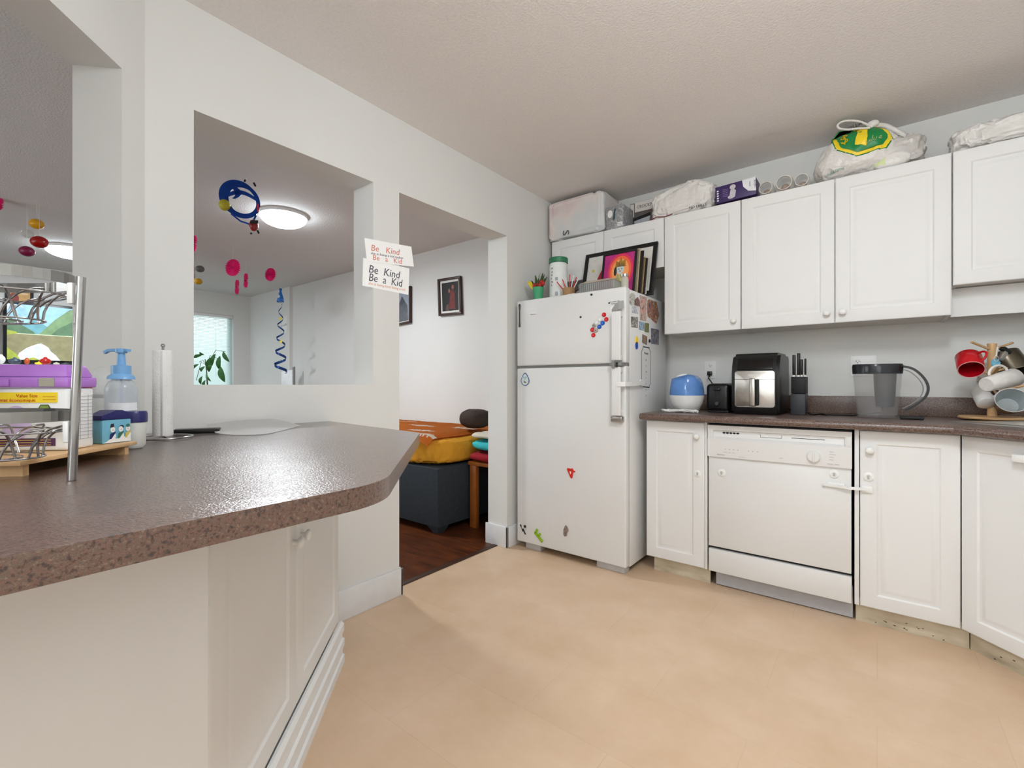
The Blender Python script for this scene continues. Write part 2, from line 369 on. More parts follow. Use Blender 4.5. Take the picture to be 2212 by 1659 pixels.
# window: frame, pane, blinds
wf = MB()
for (y0,y1,z0,z1) in [(WN[0],WN[0]+.05,WN[2],WN[3]),(WN[1]-.05,WN[1],WN[2],WN[3]),(WN[0],WN[1],WN[2],WN[2]+.05),(WN[0],WN[1],WN[3]-.05,WN[3]),(2.3,2.34,WN[2],WN[3])]:
    wf.box((LX-.12,y0,z0),(LX-.07,y1,z1),bev=.004)
wo = struct(wf,'window_1',M['trim'],origin=(LX,2.33,WN[2]))
MB().box((LX-.10,WN[0]+.05,WN[2]+.05),(LX-.096,WN[1]-.05,WN[3]-.05)).build('pane',M['glass'],wo)
MB().box((LX-.13,WN[0]-.03,WN[2]-.03),(LX+.03,WN[1]+.03,WN[2]),bev=.004).build('window_sill',M['trim'],wo)
bl = thing('window_blind','white horizontal slat blind covering the living room window','blind',(LX-.03,2.33,WN[2]))
bm_ = mat('blind_slat',(226,238,238),.5,var=.01); 
nb = bm_.node_tree; pr = nb.nodes['Principled BSDF']; tr = nb.nodes.new('ShaderNodeBsdfTranslucent'); tr.inputs['Color'].default_value = lin((236,244,242)); mx = nb.nodes.new('ShaderNodeMixShader'); mx.inputs[0].default_value = .55
nb.links.new(pr.outputs[0],mx.inputs[1]); nb.links.new(tr.outputs[0],mx.inputs[2]); nb.links.new(mx.outputs[0],nb.nodes['Material Output'].inputs[0])
k = MB(); z = WN[3]-.06
while z > WN[2]+.03:
    for (ya,yb) in ((WN[0]+.01,WN[1]-.012),):
        k.hexa([(LX-.045,ya,z+.010),(LX-.022,ya,z-.010),(LX-.022,yb,z-.010),(LX-.045,yb,z+.010),(LX-.045,ya,z+.011),(LX-.022,ya,z-.009),(LX-.022,yb,z-.009),(LX-.045,yb,z+.011)])
    z -= .0205
so = k.build('slats',bm_,bl,smooth=0); so['kind'] = 'stuff'
MB().box((LX-.05,WN[0]+.005,WN[3]-.045),(LX-.015,WN[1]-.005,WN[3]-.001),bev=.003).build('head_rail',M['white'],bl)
MB().box((LX-.045,WN[0]+.01,WN[2]+.004),(LX-.02,WN[1]-.012,WN[2]+.022),bev=.003).build('bottom_rail',M['white'],bl)
MB().tube([(LX-.012,2.68,WN[3]-.05),(LX-.012,2.68,1.2)],.0025,seg=6).build('tilt_wand',M['white'],bl)
# ------------------------------------------------------------------ lights
W = bpy.data.worlds.new('World'); bpy.context.scene.world = W; W.use_nodes = True
W.node_tree.nodes['Background'].inputs[0].default_value = (.93,.975,1,1); W.node_tree.nodes['Background'].inputs[1].default_value = 4.2
def ceiling_light(name, x, y, r, label, energy, estr=6, pt=0):
    t = thing(name, label, 'ceiling light', (x,y,CEIL))
    MB().cyl((x,y,CEIL-.025),(x,y,CEIL),r*1.04,seg=48).build('base_ring',M['white'],t)
    prof = [(r*math.cos(a),-.025-.075*math.sin(a)) for a in [PI/2*i/8 for i in range(9)]]
    MB().lathe(prof,(x,y,CEIL),(0,0,1),seg=48).build('diffuser',mat('lamp_diffuser_%g'%estr,(250,250,248),.4,emit=(238,247,255),estr=estr),t)
    if pt: l = bpy.data.lights.new(name,'POINT'); l.shadow_soft_size = .09
    else: l = bpy.data.lights.new(name,'AREA'); l.shape='DISK'; l.size = r*1.7
    l.energy = energy; l.color = (.90,.96,1)
    lo = bpy.data.objects.new('lamp_light', l); C.objects.link(lo); lo.parent = t; lo.location = (0,0,-.24 if pt else -.115); 
    return t
ceiling_light('ceiling_light',.1,.85,.17,'round white ceiling light over the kitchen floor',27,42,1)
ceiling_light('ceiling_light',-.3,-1.6,.17,'unseen round ceiling light added behind the camera as fill for the kitchen',28,36,1)  # extra fixture out of view, added to brighten the kitchen
ceiling_light('ceiling_light',-3.74,1.79,.17,'glowing round ceiling light seen through the square pass-through',29,26)
ceiling_light('ceiling_light',-6.35,.93,.20,'glowing ceiling light at the left seen past the wall edge, above the television',26,26)
# ================================================================== CABINETRY
def door_mb(F, w, h, t=.019, ins=.058, mb=None):
    """raised panel slab door: F origin at lower-left of the front, n towards the viewer; back at n=-t"""
    mb = mb or MB()
    L = [(0,-.004),(.003,-.0008),(.006,0),(ins,0),(ins+.006,-.0055),(ins+.013,-.006),(ins+.022,-.0025),(ins+.031,-.0008),(ins+.033,-.0008)]
    rings = []
    for i, d in [(0,-t)]+L: rings.append([mb.b.verts.new(F.p(a,c,d)) for a, c in ((i,i),(w-i,i),(w-i,h-i),(i,h-i))])
    for q, r in zip(rings, rings[1:]):
        for k_ in range(4): mb.b.faces.new([q[k_], q[(k_+1)%4], r[(k_+1)%4], r[k_]])
    mb.b.faces.new(rings[-1]); mb.b.faces.new(rings[0][::-1]); return mb
def knob(F, u, v, parent, label=None):
    o = MB().lathe([(0,0),(.008,0),(.007,.010),(.011,.014),(.0155,.018),(.016,.023),(.012,.028),(.004,.030),(0,.030)],F.p(u,v,0),F.n,seg=24).build('knob',M['white'],parent,smooth=60)
    return o
def rfront(x, z, y): return Fr((x,y,z),(1,0,0),(0,0,1),(0,-1,0))
UY = 2.88; UT = 2.133; UB = 1.396
def upper(name, label, xs, z0, knobs, z1=UT):
    t = thing(name, label, 'cabinet', ((xs[0]+xs[-1])/2, (UY+WY)/2, z0))
    bx0, bx1 = xs[0]+.001, xs[-1]-.001
    c = MB(); c.box((bx0,UY+.020,z0),(bx0+.016,WY-.001,z1)); c.box((bx1-.016,UY+.020,z0),(bx1,WY-.001,z1))
    c.box((bx0+.016,UY+.020,z0+.004),(bx1-.016,WY-.001,z0+.020)); c.box((bx0+.016,UY+.020,z1-.016),(bx1-.016,WY-.001,z1-.001)); c.box((bx0+.016,WY-.009,z0+.02),(bx1-.016,WY-.002,z1-.016))
    c.build('carcass',M['cabside'],t)
    for i in range(len(xs)-1):
        F = rfront(xs[i]+.0015, z0, UY); w = xs[i+1]-xs[i]-.003
        d = door_mb(F, w, z1-z0-.001).build('door',M['cab'],t)
        kk = knobs[i]
        if kk: knob(F, w-.032 if kk == 'R' else .032, .05, d)
    return t
upper('wall_cabinet','small two-door white cabinet above the refrigerator',(-1.894,-1.471,-1.053),1.822,(None,None))
upper('wall_cabinet','narrow single-door white wall cabinet beside the refrigerator, knob at lower right',(-1.051,-.610),UB,('R',))
upper('wall_cabinet','two-door white wall cabinet above the air fryer, pitcher and outlet, knobs side by side',(-.608,-.169,.267),UB,('R','L'))
upper('wall_cabinet','shorter white wall cabinet above the mug tree at the right edge',(.269,.72,1.17),1.53,(None,None))
t = MB(); t.box((.271,2.99,1.398),(1.17,3.005,1.529)); tv = t.build('valance',M['cab']); tag(tv,'white valance board under the shorter wall cabinet over the sink','valance')
# under-cabinet dark strip for the fridge side gap: filler panel beside fridge
# --- base cabinets
BY = 2.60; CT = .917; CU = .881
def carcass(t, x0, x1, z0=.10, z1=CU):
    c = MB(); c.box((x0,BY+.02,z0),(x0+.016,WY-.002,z1)); c.box((x1-.016,BY+.02,z0),(x1,WY-.002,z1)); c.box((x0+.016,BY+.02,z0),(x1-.016,WY-.002,z0+.016)); c.box((x0+.016,WY-.012,z0+.016),(x1-.016,WY-.003,z1)); c.box((x0+.016,BY+.02,z1-.03),(x1-.016,BY+.036,z1))
    c.build('carcass',M['cabside'],t)
x0, x1 = -1.055, -.728
t = thing('base_cabinet','narrow white base cabinet between the refrigerator and the dishwasher','cabinet',((x0+x1)/2,2.9,0)); carcass(t,x0+.001,x1+.012)
F = rfront(x0+.002,.09,BY); dd = door_mb(F,x1-x0-.004,.785).build('door',M['cab'],t); knob(F,x1-x0-.04,.71,dd)
MB().box((x1,BY-.0,.09),(x1+.012,BY+.02,.878),bev=.002).build('end_strip',M['cab'],t)
MB().box((x0+.03,2.65,.0),(x1+.015,2.664,.10)).build('toe_kick',M['kick'],t)
cab_narrow = t
x0, x1 = -.062, .265
t = thing('base_cabinet','white base cabinet right of the dishwasher with scuffed toe kick','cabinet',((x0+x1)/2,2.9,0)); carcass(t,x0-.018,x1)
F = rfront(x0+.002,.09,BY); dd = door_mb(F,x1-x0-.001,.785).build('door',M['cab'],t); knob(F,.035,.70,dd)
MB().box((x0-.018,BY,.09),(x0-.001,BY+.02,.878),bev=.002).build('end_strip',M['cab'],t)
k = MB().box((x0-.015,2.65,.0),(.297,2.664,.10))
k.build('toe_kick',M['kick'],t)
# paint chips along the kick
def chips(F, L, n, seed, parent):
    rnd = random.Random(seed); c = MB()
    for i in range(n):
        u = rnd.uniform(.02,L-.02); v = rnd.choice([rnd.uniform(.004,.02),rnd.uniform(.01,.05)]); r = rnd.uniform(.0015,.004)
        c.prism([(u+r*rnd.uniform(.6,2.2)*math.cos(a), v+r*rnd.uniform(.3,.9)*math.sin(a)) for a in [2*PI*j/7 for j in range(7)]],0,.0005,F=F)
    o = c.build('paint_chips',pm('chip_dark',(70,56,44)),parent); o['kind'] = 'stuff'
chips(rfront(x0,0,2.65),.35,12,3,t)
# corner sink cabinet at 45 degrees
SC = Fr((.268,2.60,0),(S2,-S2,0),(0,0,1),(-S2,-S2,0))
t = thing('base_cabinet','angled white corner sink cabinet at the right edge','cabinet',(.6,2.75,0))
dd = door_mb(Fr(SC.p(-.0015,.09,0),SC.u,SC.v,SC.n),.47,.785).build('door',M['cab'],t)
FD = Fr(SC.p(0,0,0),SC.u,SC.v,SC.n)
MB().fbox(FD,(.19,.80,.012),(.25,.83,.03),bev=.006).fbox(FD,(.20,.808,0),(.24,.822,.014)).build('handle',M['white'],dd)
dd2 = door_mb(Fr(SC.p(.478,.09,0),SC.u,SC.v,SC.n),.30,.785).build('door',M['cab'],t)
MB().prism([(.272,2.624),(.275,2.634),(.82,2.089),(1.29,2.089),(1.29,3.19),(.275,3.19)],.10,.70).build('carcass',M['cabside'],t)
K = Fr((.300,2.648,0),(S2,-S2,0),(0,0,1),(-S2,-S2,0))
MB().fbox(K,(0,0,-.012),(.70,.10,0)).build('toe_kick',M['kick'],t); chips(K,.5,16,5,t)
# --- counter on the right (with a hole for the sink)
ov = .05
P0 = [(-1.068,2.55),(.247,2.55),(.80,1.997),(1.297,1.997),(1.297,3.197),(-1.068,3.197)]
ct = thing('countertop','brown speckled laminate countertop along the back wall','countertop',(0,2.9,CU))
SF = Fr((.245,2.785,0),(S2,-S2,0),(S2,S2,0),(0,0,1))      # sink frame: u along the diagonal front, v to the corner
q = lambda u,v: tuple(SF.p(u,v,0)[:2])
hole = [q(.03,.03),q(.63,.03),q(.63,.42),q(.03,.42)]
b = MB()
# top slab as pieces round the hole
h0,h1,h2,h3 = hole
b.prism([(-1.068,2.55),(.247,2.55),h0,h3,(.247,3.197),(-1.068,3.197)],CU,CT)
b.prism([(.247,2.55),(.80,1.997),h1,h0],CU,CT)
b.prism([(.80,1.997),(1.297,1.997),(1.297,2.6),h2,h1],CU,CT)
b.prism([h3,h2,(1.297,2.6),(1.297,3.197),(.247,3.197)],CU,CT)
b.build('slab',M['lamR'],ct,smooth=0)
e = MB(); path = [(-1.068,2.55),(.247,2.55),(.80,1.997)]
for (p,qq) in ((path[0],path[1]),(path[1],path[2])):
    e.cyl((p[0],p[1]+.0,CT-.018),(qq[0],qq[1],CT-.018),.0179,seg=24)
e.build('rolled_edge',M['lamR'],ct,smooth=50)
MB().box((-1.068,WY-.022,CT),(1.29,WY-.001,CT+.10),bev=.004).build('backsplash',M['lamR'],ct)
# sink
sk = thing('kitchen_sink','stainless steel corner sink set in the back counter','sink',tuple(SF.p(.33,.22,CT)))
s_ = MB(); m0 = lambda u,v,n: SF.p(u,v,n)
rim = [(0,0),(.66,0),(.66,.45),(0,.45)]; inn = [(.05,.05),(.61,.05),(.61,.36),(.05,.36)]; low = [(.07,.07),(.59,.07),(.59,.34),(.07,.34)]
R = []
for pl, n in ((rim,CT+.0005),(rim,CT+.004),(inn,CT+.004),(inn,CT-.01),(low,CT-.17)): R.append([s_.b.verts.new(m0(u,v,n)) for u,v in pl])
for a, c in zip(R,R[1:]):
    for k_ in range(4): s_.b.faces.new([a[k_],a[(k_+1)%4],c[(k_+1)%4],c[k_]])
s_.b.faces.new(R[-1]); s_.build('basin',M['steel'],sk,smooth=30)
# --- dishwasher
dx0, dx1 = -.711, -.088; t = thing('dishwasher','white built-in dishwasher with dial between the base cabinets','dishwasher',((dx0+dx1)/2,2.9,0))
MB().box((dx0+.004,BY+.03,.16),(dx1-.004,3.15,.872)).build('tub',pm('dw_tub',(40,40,40)),t)
F = rfront(dx0,0,BY); w = dx1-dx0
MB().fbox(F,(.003,.222,-.03),(w-.003,.700,0),bev=.003).build('door',M['fridge'],t)
cp = MB(); pr = [(.700,0),(.700,.012),(.725,.014),(.795,.014),(.806,.002),(.838,-.004),(.842,.013),(.866,.012),(.866,-.03),(.700,-.03)]
n_ = len(pr); P = [F.p(.001,v,n) for v,n in pr]+[F.p(w-.001,v,n) for v,n in pr]
cp.faces_from(P,[tuple(range(n_)),tuple(reversed(range(n_,2*n_)))]+[(i,(i+1)%n_,n_+(i+1)%n_,n_+i) for i in range(n_)])
cpo = cp.build('control_panel',M['fridge'],t,smooth=30)
# frame cheeks closing the recess of the panel
for a0_ in (.001,w-.028): MB().fbox(F,(a0_,.797,-.006),(a0_+.027,.845,.013),bev=.003).build('panel_cheek',M['fridge'],cpo)
FP = Fr(F.p(0,0,.014),F.u,F.v,F.n)
FR = Fr(F.p(0,.806,.002),F.u,Vector((0,0,1))*.032+F.n*-.006,None)
b = MB()
for i in range(5): b.disc(FR,.080+i*.0165,.022,.0075,.0048,0,.001,seg=14)
b.build('vent_slots',M['mblack'],cpo); b = MB(); b.rect(FR,.250,.010,.345,.012,0,.001,m=1); b.rect(FR,.250,.010,.252,.026,0,.001,m=1); b.rect(FR,.343,.010,.345,.026,0,.001,m=1); b.build('latch_recess',[M['mblack'],pm('latch_shadow',(110,106,100))],cpo); b = MB(); b.rect(FR,.385,.015,.52,.0175,0,.001,m=0)
b.build('slot_line',[M['mblack'],pm('latch_shadow',(110,106,100))],cpo)
b = MB(); b.text(FP,'Kenmore',.050,.711,.0085,0,.0004,sx=1.1); b.text(FP,'NORMAL   HEAT   RINSE',.080,.726,.005,0,.0003,m=1)
for i in range(7): b.disc(FP,.09+i*.02+(.03 if i>3 else 0),.744,.0022,None,0,.0006,m=1,seg=10)
b.text(FP,'POTS  WASH',.155,.709,.0045,0,.0003,m=1); b.text(FP,'QUIET',.335,.720,.006,0,.0003,m=1)
for i,s in enumerate(['HEAVY','NORMAL','LIGHT','RINSE']): b.text(FP,s,.538,.768-i*.012,.006,0,.0003,m=1)
b.text(FP,'CANCEL / DRAIN',.53,.712,.006,0,.0003,m=1)
b.build('lettering',[M['ink'],pm('grey_print',(150,150,150))],cpo,smooth=0)
MB().lathe([(0,.006),(.004,.013),(.022,.013),(.026,.010),(.030,.002),(.034,.0015),(.034,0)],FP.p(.478,.742,0),F.n,seg=40).fbox(FP,(.474,.716,.012),(.482,.768,.020),bev=.003).build('dial',M['fridge'],cpo)
MB().fbox(F,(.004,.088,-.03),(w-.002,.208,.001),bev=.003).build('lower_panel',M['fridge'],t)
MB().box((dx0+.028,2.652,.006),(dx1,2.665,.15)).build('toe_kick',pm('dw_kick',(176,176,180),rough=.35),t)
# --- round adhesive child locks and strap latches
def locker(F,u,v,label):
    t = thing('child_lock',label,'child lock',tuple(F.p(u,v,0)),0,'round child safety locks')
    MB().lathe([(0,.0007),(.0200,.0007),(.0200,.003),(.014,.007),(.008,.007),(.007,.005),(0,.005)],F.p(u,v,0),F.n,seg=28,sx=1).build('pad',M['white'],t)
    MB().fbox(F,(u-.0035,v-.009,.005),(u+.0035,v+.006,.010),bev=.001).build('toggle',pm('toggle_grey',(176,176,174)),t)
Fc = rfront(-1.055,0,BY)
locker(Fc,Y(1507,1023,BY).x+1.055,Y(1507,1023,BY).z,'round white child lock on the narrow base cabinet door')
for px,py,l in ((1559,1021,'round white child lock on the dishwasher, left one'),(1802,1024,'round white child lock on the dishwasher, right one below the dial'),(1876,1030,'round white child lock on the base cabinet right of the dishwasher')):
    p = Y(px,py,BY); locker(rfront(0,0,BY),p.x,p.z,l)
t = thing('strap_latch','white strap latch joining the dishwasher door to the cabinet beside it','child lock',tuple(Y(1840,1052,BY)))
F = rfront(0,0,BY); a = Y(1805,1048,BY); c = Y(1872,1056,BY)
MB().fbox(F,(a.x-.035,a.z-.012,.0012),(a.x+.035,a.z+.012,.010),bev=.004).build('pad',M['white'],t)
MB().fbox(F,(c.x-.02,c.z-.016,.0012),(c.x+.022,c.z+.014,.012),bev=.004).build('pad',M['white'],t)
MB().strip([F.p(a.x-.05,a.z,.012),F.p(a.x,a.z,.013),F.p(a.x+.05,a.z-.003,.022),F.p(c.x-.03,c.z,.022),F.p(c.x,c.z,.014)],(0,0,1),.013,.003).build('strap',pm('strap_white',(226,228,228),rough=.4),t)
# ================================================================== PENINSULA
pn = thing('peninsula_countertop','large brown granite-look laminate peninsula counter with clipped corner','countertop',(-1.2,.4,CU))
def arc(c, r, a0, a1, n=10): return [(c[0]+r*math.cos(a0+(a1-a0)*i/n), c[1]+r*math.sin(a0+(a1-a0)*i/n)) for i in range(n+1)]
FX = -.648
rr = .16; tt = rr*math.tan(PI/8)
cx_, cy_ = FX-rr, .478-tt
dg = Vector((-S2,S2)); 
poly = [(FX,-.75)]+arc((cx_,cy_),rr,0,PI/4,12)+[(-1.205,1.030),(-1.222,1.045),(-1.928,1.128),(-1.928,.463),(ax+.002,ay+.002),(ax+.002,-.75)]
MB().prism(poly,CU,CT,bev=.0015).build('slab',M['lam'],pn,smooth=25)
# angled cabinet below, floor points fitted on the 45-degree plane
PC = Fr((-1.637,.996,0),(S2,-S2,0),(0,0,1),(S2,S2,0))
LEN = .946
t = thing('peninsula_cabinet','white two-door cabinet set at an angle under the peninsula counter','cabinet',(-1.4,.4,0))
MB().prism([(-1.637-.014,.996-.014),(-.968-.014,.327-.014),(-.985,-.42),(-1.0,-.42),(-1.90,.46),(WX+.02,.97)],.0,CU-.001).build('carcass',M['cabside'],t)
for s0, side in ((.0,'a'),(LEN/2,'b')):
    F = Fr(PC.p(s0+.002,.165,0),PC.u,PC.v,PC.n); d = door_mb(F,LEN/2-.004,.71).build('door',M['cab'],t)
    knob(F,(LEN/2-.035 if side=='a' else .03),.475,d)
b = MB(); prf = [(0,0),(0,.019),(.03,.019),(.034,.012),(.062,.012),(.066,.019),(.092,.019),(.096,.011),(.118,.011),(.122,.017),(.150,.017),(.160,.008),(.160,0)]
n_ = len(prf); P = [PC.p(-.012,v,n) for v,n in prf]+[PC.p(LEN,v,n) for v,n in prf]
b.faces_from(P,[tuple(range(n_)),tuple(reversed(range(n_,2*n_)))]+[(i,(i+1)%n_,n_+(i+1)%n_,n_+i) for i in range(n_)])
b.build('base_trim',M['cab'],t,smooth=20)
MB().box((-.982,-.74,0),(-.968,.326,CU-.001),bev=.0015).build('end_panel',M['cab'],t)
# ================================================================== REFRIGERATOR
fx0, fx1, fy, ftop = -1.879, -1.108, 2.44, 1.633
fr = thing('refrigerator','white top-freezer refrigerator covered with magnets and photos','refrigerator',(-1.49,2.77,0))
MB().box((fx0+.004,fy+.062,.035),(fx1-.002,3.08,ftop-.006),bev=.006).build('body',M['fridge'],fr)
FF = rfront(fx0,0,fy); fw = fx1-fx0
d1 = MB().fbox(FF,(0,1.203,-.058),(fw,ftop,0),bev=.009,seg=3).build('freezer_door',M['fridge'],fr)
d2 = MB().fbox(FF,(0,.046,-.058),(fw,1.187,0),bev=.009,seg=3).build('fridge_door',M['fridge'],fr)
MB().fbox(FF,(.006,1.187,-.062),(fw-.006,1.203,-.02)).fbox(FF,(.01,.05,-.064),(fw-.008,1.62,-.057)).build('door_gasket',M['grey'],fr)
b = MB().box((fx0+.05,fy+.03,.0),(fx0+.17,fy+.10,.046),bev=.006).build('foot',pm('foot_grey',(190,190,192)),fr); b = MB(); b.box((fx1-.2,fy+.03,.0),(fx1-.02,fy+.10,.046),bev=.008); b.build('foot',pm('foot_grey',(190,190,192)),fr)
MB().box((fx0+.03,fy+.1,.012),(fx1-.03,3.0,.036)).build('underside',M['mblack'],fr)
for x_ in (fx0+.08,fx1-.08): MB().cyl((x_,3.02,0),(x_,3.02,.035),.02).build('roller',M['mblack'],fr)
def handle(z0,z1,par):
    u0, u1 = fw-.068, fw-.012; b = MB()
    b.fbox(FF,(u0,z0,.030),(u1,z1,.044),bev=.006,seg=3); b.fbox(FF,(u0+.002,z0+.01,.0),(u0+.014,z1-.01,.034)); 
    b.fbox(FF,(u0+.01,z0,0),(u1-.004,z0+.03,.032),bev=.004); b.fbox(FF,(u0+.01,z1-.03,0),(u1-.004,z1,.032),bev=.004)
    return b.build('handle',M['fridge'],par)
handle(1.215,1.492,d1); h2 = handle(.905,1.180,d2)
MB().fbox(FF,(fw-.074,.872,.0),(fw-.008,.903,.038),bev=.003).build('handle_bracket',M['steel'],d2)
b = MB(); b.fbox(FF,(fw-.078,1.186,.0),(fw-.005,1.203,.046),bev=.002); b.cyl(FF.p(fw-.052,1.172,.05),FF.p(fw-.052,1.216,.05),.009); b.cyl(FF.p(fw-.03,1.178,.05),FF.p(fw-.03,1.205,.05),.005,m=1)
b.build('latch',[M['grey'],M['mblack']],d2)
tg = MB(); tg.strip([FF.p(fw-.085,1.50,.0015),FF.p(fw-.05,1.512,.03),FF.p(fw-.02,1.522,.046),FF.p(fw+.002,1.528,.03)],(0,0,1),[.02,.04,.045,.04],.001).build('tape',pm('grey_tape',(150,150,146),rough=.3),d1)
FZ = Fr(FF.p(0,0,.0002),FF.u,FF.v,FF.n)
def fpos(px,py): p = Y(px,py,fy); return p.x-fx0, p.z
u,v = fpos(1123,682)
b = MB(); b.prism([(u-.006,v-.075),(u+.006,v-.075),(u+.003,v-.03),(u+.003,v+.03),(u+.007,v+.07),(u,v+.078),(u-.007,v+.07),(u-.003,v+.03),(u-.003,v-.03)],0,.008,F=FZ,bev=.001)
tag(b.build('bar_magnet',pm('dark_magnet',(72,68,66))),'dark elongated bar magnet at the left edge of the freezer door','magnet')
u,v = fpos(1151,679)
b = MB(); b.rect(FZ,u-.028,v-.010,u+.026,v+.010,0,.0012,m=0); b.text(FZ,'Kenmore',u-.018,v-.004,.011,.0012,.0005,m=1)
b.build('nameplate',[M['white'],M['ink']],d1,smooth=0)
for px,py,l in ((1278,636.5,'black dot magnet near the top edge of the freezer door'),(1254.5,685,'black dot magnet in the middle of the freezer door')):
    u,v = fpos(px,py); tag(MB().lathe([(0,.006),(.004,.006),(.0065,.004),(.0065,0),(0,0)],FZ.p(u,v,0),FZ.n,seg=16).build('dot_magnet',M['black']),l,'magnet')
cols = {'r':M['red'],'b':M['blue'],'w':mat('clear_white_magnet',(222,224,222),.2),'g':mat('grey_swirl_magnet',(170,160,150),.3,var=.3,nscale=200)}
mg = [(1305,680,'r','topmost red'),(1310,690,'r','red one touching the topmost red'),(1302,698,'b','upper blue'),(1295,706,'b','lower blue'),(1280,712.5,'r','red one at the left of the cluster'),(1282,724,'r','lowest red'),(1296.5,690,'w','clear one left of the reds'),(1289,697,'w','clear one left of the blues'),(1284,703,'g','grey one above the left red'),(1287.5,714,'g','grey one between the lower reds')]
for px,py,c,l in mg:
    u,v = fpos(px,py); t = thing('round_magnet','small glossy round magnet on the freezer door, '+l,'magnet',tuple(FZ.p(u,v,0)),0,'round magnets on the freezer door')
    MB().lathe([(0,.006),(.005,.0075),(.0115,.006),(.0135,.003),(.0135,0),(0,0)],FZ.p(u,v,0),FZ.n,seg=24).build('disc',cols[c],t)
    MB().lathe([(0,.0082),(.0045,.008),(.0045,.0074),(0,.0072)],FZ.p(u,v,0),FZ.n,seg=16).build('centre_dot',pm('soft_'+c,{'r':(226,70,76),'b':(70,130,214),'w':(236,236,234),'g':(120,112,104)}[c]),t)
# label text + printed tag near handle
u,v = fpos(1318,655); b = MB(); b.text(FZ,'frostless 18',u-.0,v+.003,.012,0,.0004,rot=.0); b.text(FZ,'Refrigerator',u+.006,v-.008,.010,0,.0004)
b.disc(FZ,u-.006,v+.002,.005,None,0,.0004); b.build('lettering',M['ink'],d1,smooth=0)
u,v = fpos(1326,669); b = MB(); b.rect(FZ,u-.018,v-.017,u+.018,v+.019,0,.0007,m=0); b.rect(FZ,u-.012,v-.014,u-.011,v+.012,.0007,.0003,m=1); b.rect(FZ,u-.012,v+.011,u+.012,v+.012,.0007,.0003,m=1); b.rect(FZ,u-.012,v-.014,u+.012,v-.013,.0007,.0003,m=1)
b.build('sticker',[M['paper'],pm('dull_red_print',(176,90,86))],d1,smooth=0)
# drop-shaped badge
u,v = fpos(1134.5,819)
def drop(k): return [(u+.035*k*math.cos(a)*(1-.42*max(0,math.sin(a))**1.0), v-.008+(.050 if math.sin(a)>0 else .036)*k*math.sin(a)) for a in [2*PI*i/36 for i in range(36)]]
b = MB(); b.poly(FZ,drop(1),0,.002,0); b.poly(FZ,drop(.84),.002,.0006,1); b.text(FZ,'ISLAND',u,v+.010,.009,.0026,.0004,m=2,align='CENTER'); b.text(FZ,'LIFE',u,v-.001,.009,.0026,.0004,m=2,align='CENTER')
b.disc(FZ,u,v-.020,.015,.012,.0026,.0004,m=3); b.disc(FZ,u-.004,v-.018,.005,.006,.003,.0003,m=2); b.disc(FZ,u+.006,v-.021,.005,.004,.003,.0003,m=2)
tag(b.build('drop_magnet',[pm('badge_blue',(70,92,130)),pm('badge_pale',(196,216,220)),pm('badge_ink',(60,80,96)),pm('badge_cream',(226,214,184))],smooth=0),'blue drop-shaped badge magnet at the top left of the fridge door','magnet')
# letter magnets
u,v = fpos(1235,1022)
b = MB(); pts=[(-.034,.022),(-.028,.030),(-.004,.027),(.004,.032),(.010,.030),(.013,.020),(.026,.016),(.024,.008),(.013,.008),(.006,-.030),(.000,-.034),(-.008,-.028)]
b.prism([(u+x_*.95,v+y_*.95) for x_,y_ in pts],0,.006,0,F=FZ,bev=.0015); b.prism([(u-.012,v+.010),(u-.002,v+.012),(u,v+.0),(u-.006,v-.008)],.006,.0066,1,F=FZ)
tag(b.build('letter_magnet',[mat('letter_red',(214,48,34),.35),M['fridge']]),'red letter A magnet lying sideways on the fridge door','magnet')
u,v = fpos(1164,1156)
b = MB()
def bar(x0_,y0_,x1_,y1_,w_): 
    dx_,dy_ = x1_-x0_, y1_-y0_; l_ = math.hypot(dx_,dy_); nx,ny = -dy_/l_*w_, dx_/l_*w_
    b.prism([(u+x0_+nx,v+y0_+ny),(u+x0_-nx,v+y0_-ny),(u+x1_-nx,v+y1_-ny),(u+x1_+nx,v+y1_+ny)],0,.006,F=FZ,bev=.0015)
bar(-.030,.014,.030,-.036,.009); bar(-.026,.010,-.010,.036,.008); bar(-.002,-.006,.014,.014,.007)
tag(b.build('letter_magnet',mat('letter_green',(140,182,30),.35)),'lime green letter F magnet near the bottom of the fridge door','magnet')
u,v = fpos(1223,1147)
b = MB(); b.prism([(u-.002,v+.036),(u+.010,v+.026),(u+.018,v+.006),(u+.006,v-.010),(u+.004,v-.028),(u-.008,v-.034),(u-.018,v-.022),(u-.017,v+.006),(u-.008,v+.028)],0,.007,F=FZ,bev=.003)
tag(b.build('shell_magnet',mat('shell_brown',(128,112,104),.4,var=.5,nscale=60)),'small brown shell-shaped magnet low on the fridge door','magnet')
u,v = fpos(1128,1140)
b = MB()
for i in range(4): b.prism([(u-.028+i*.011,v+.030-i*.012),(u-.022+i*.011,v+.034-i*.012),(u+.004+i*.009,v-.012-i*.008),(u-.002+i*.009,v-.016-i*.008)],0,.004,i%2,F=FZ)
b.disc(FZ,u+.024,v+.014,.008,.009,0,.005,m=1)
tag(b.build('stick_figure_magnet',[M['white'],M['ink']]),'black and white striped figure magnet at the bottom left corner of the fridge door','magnet')
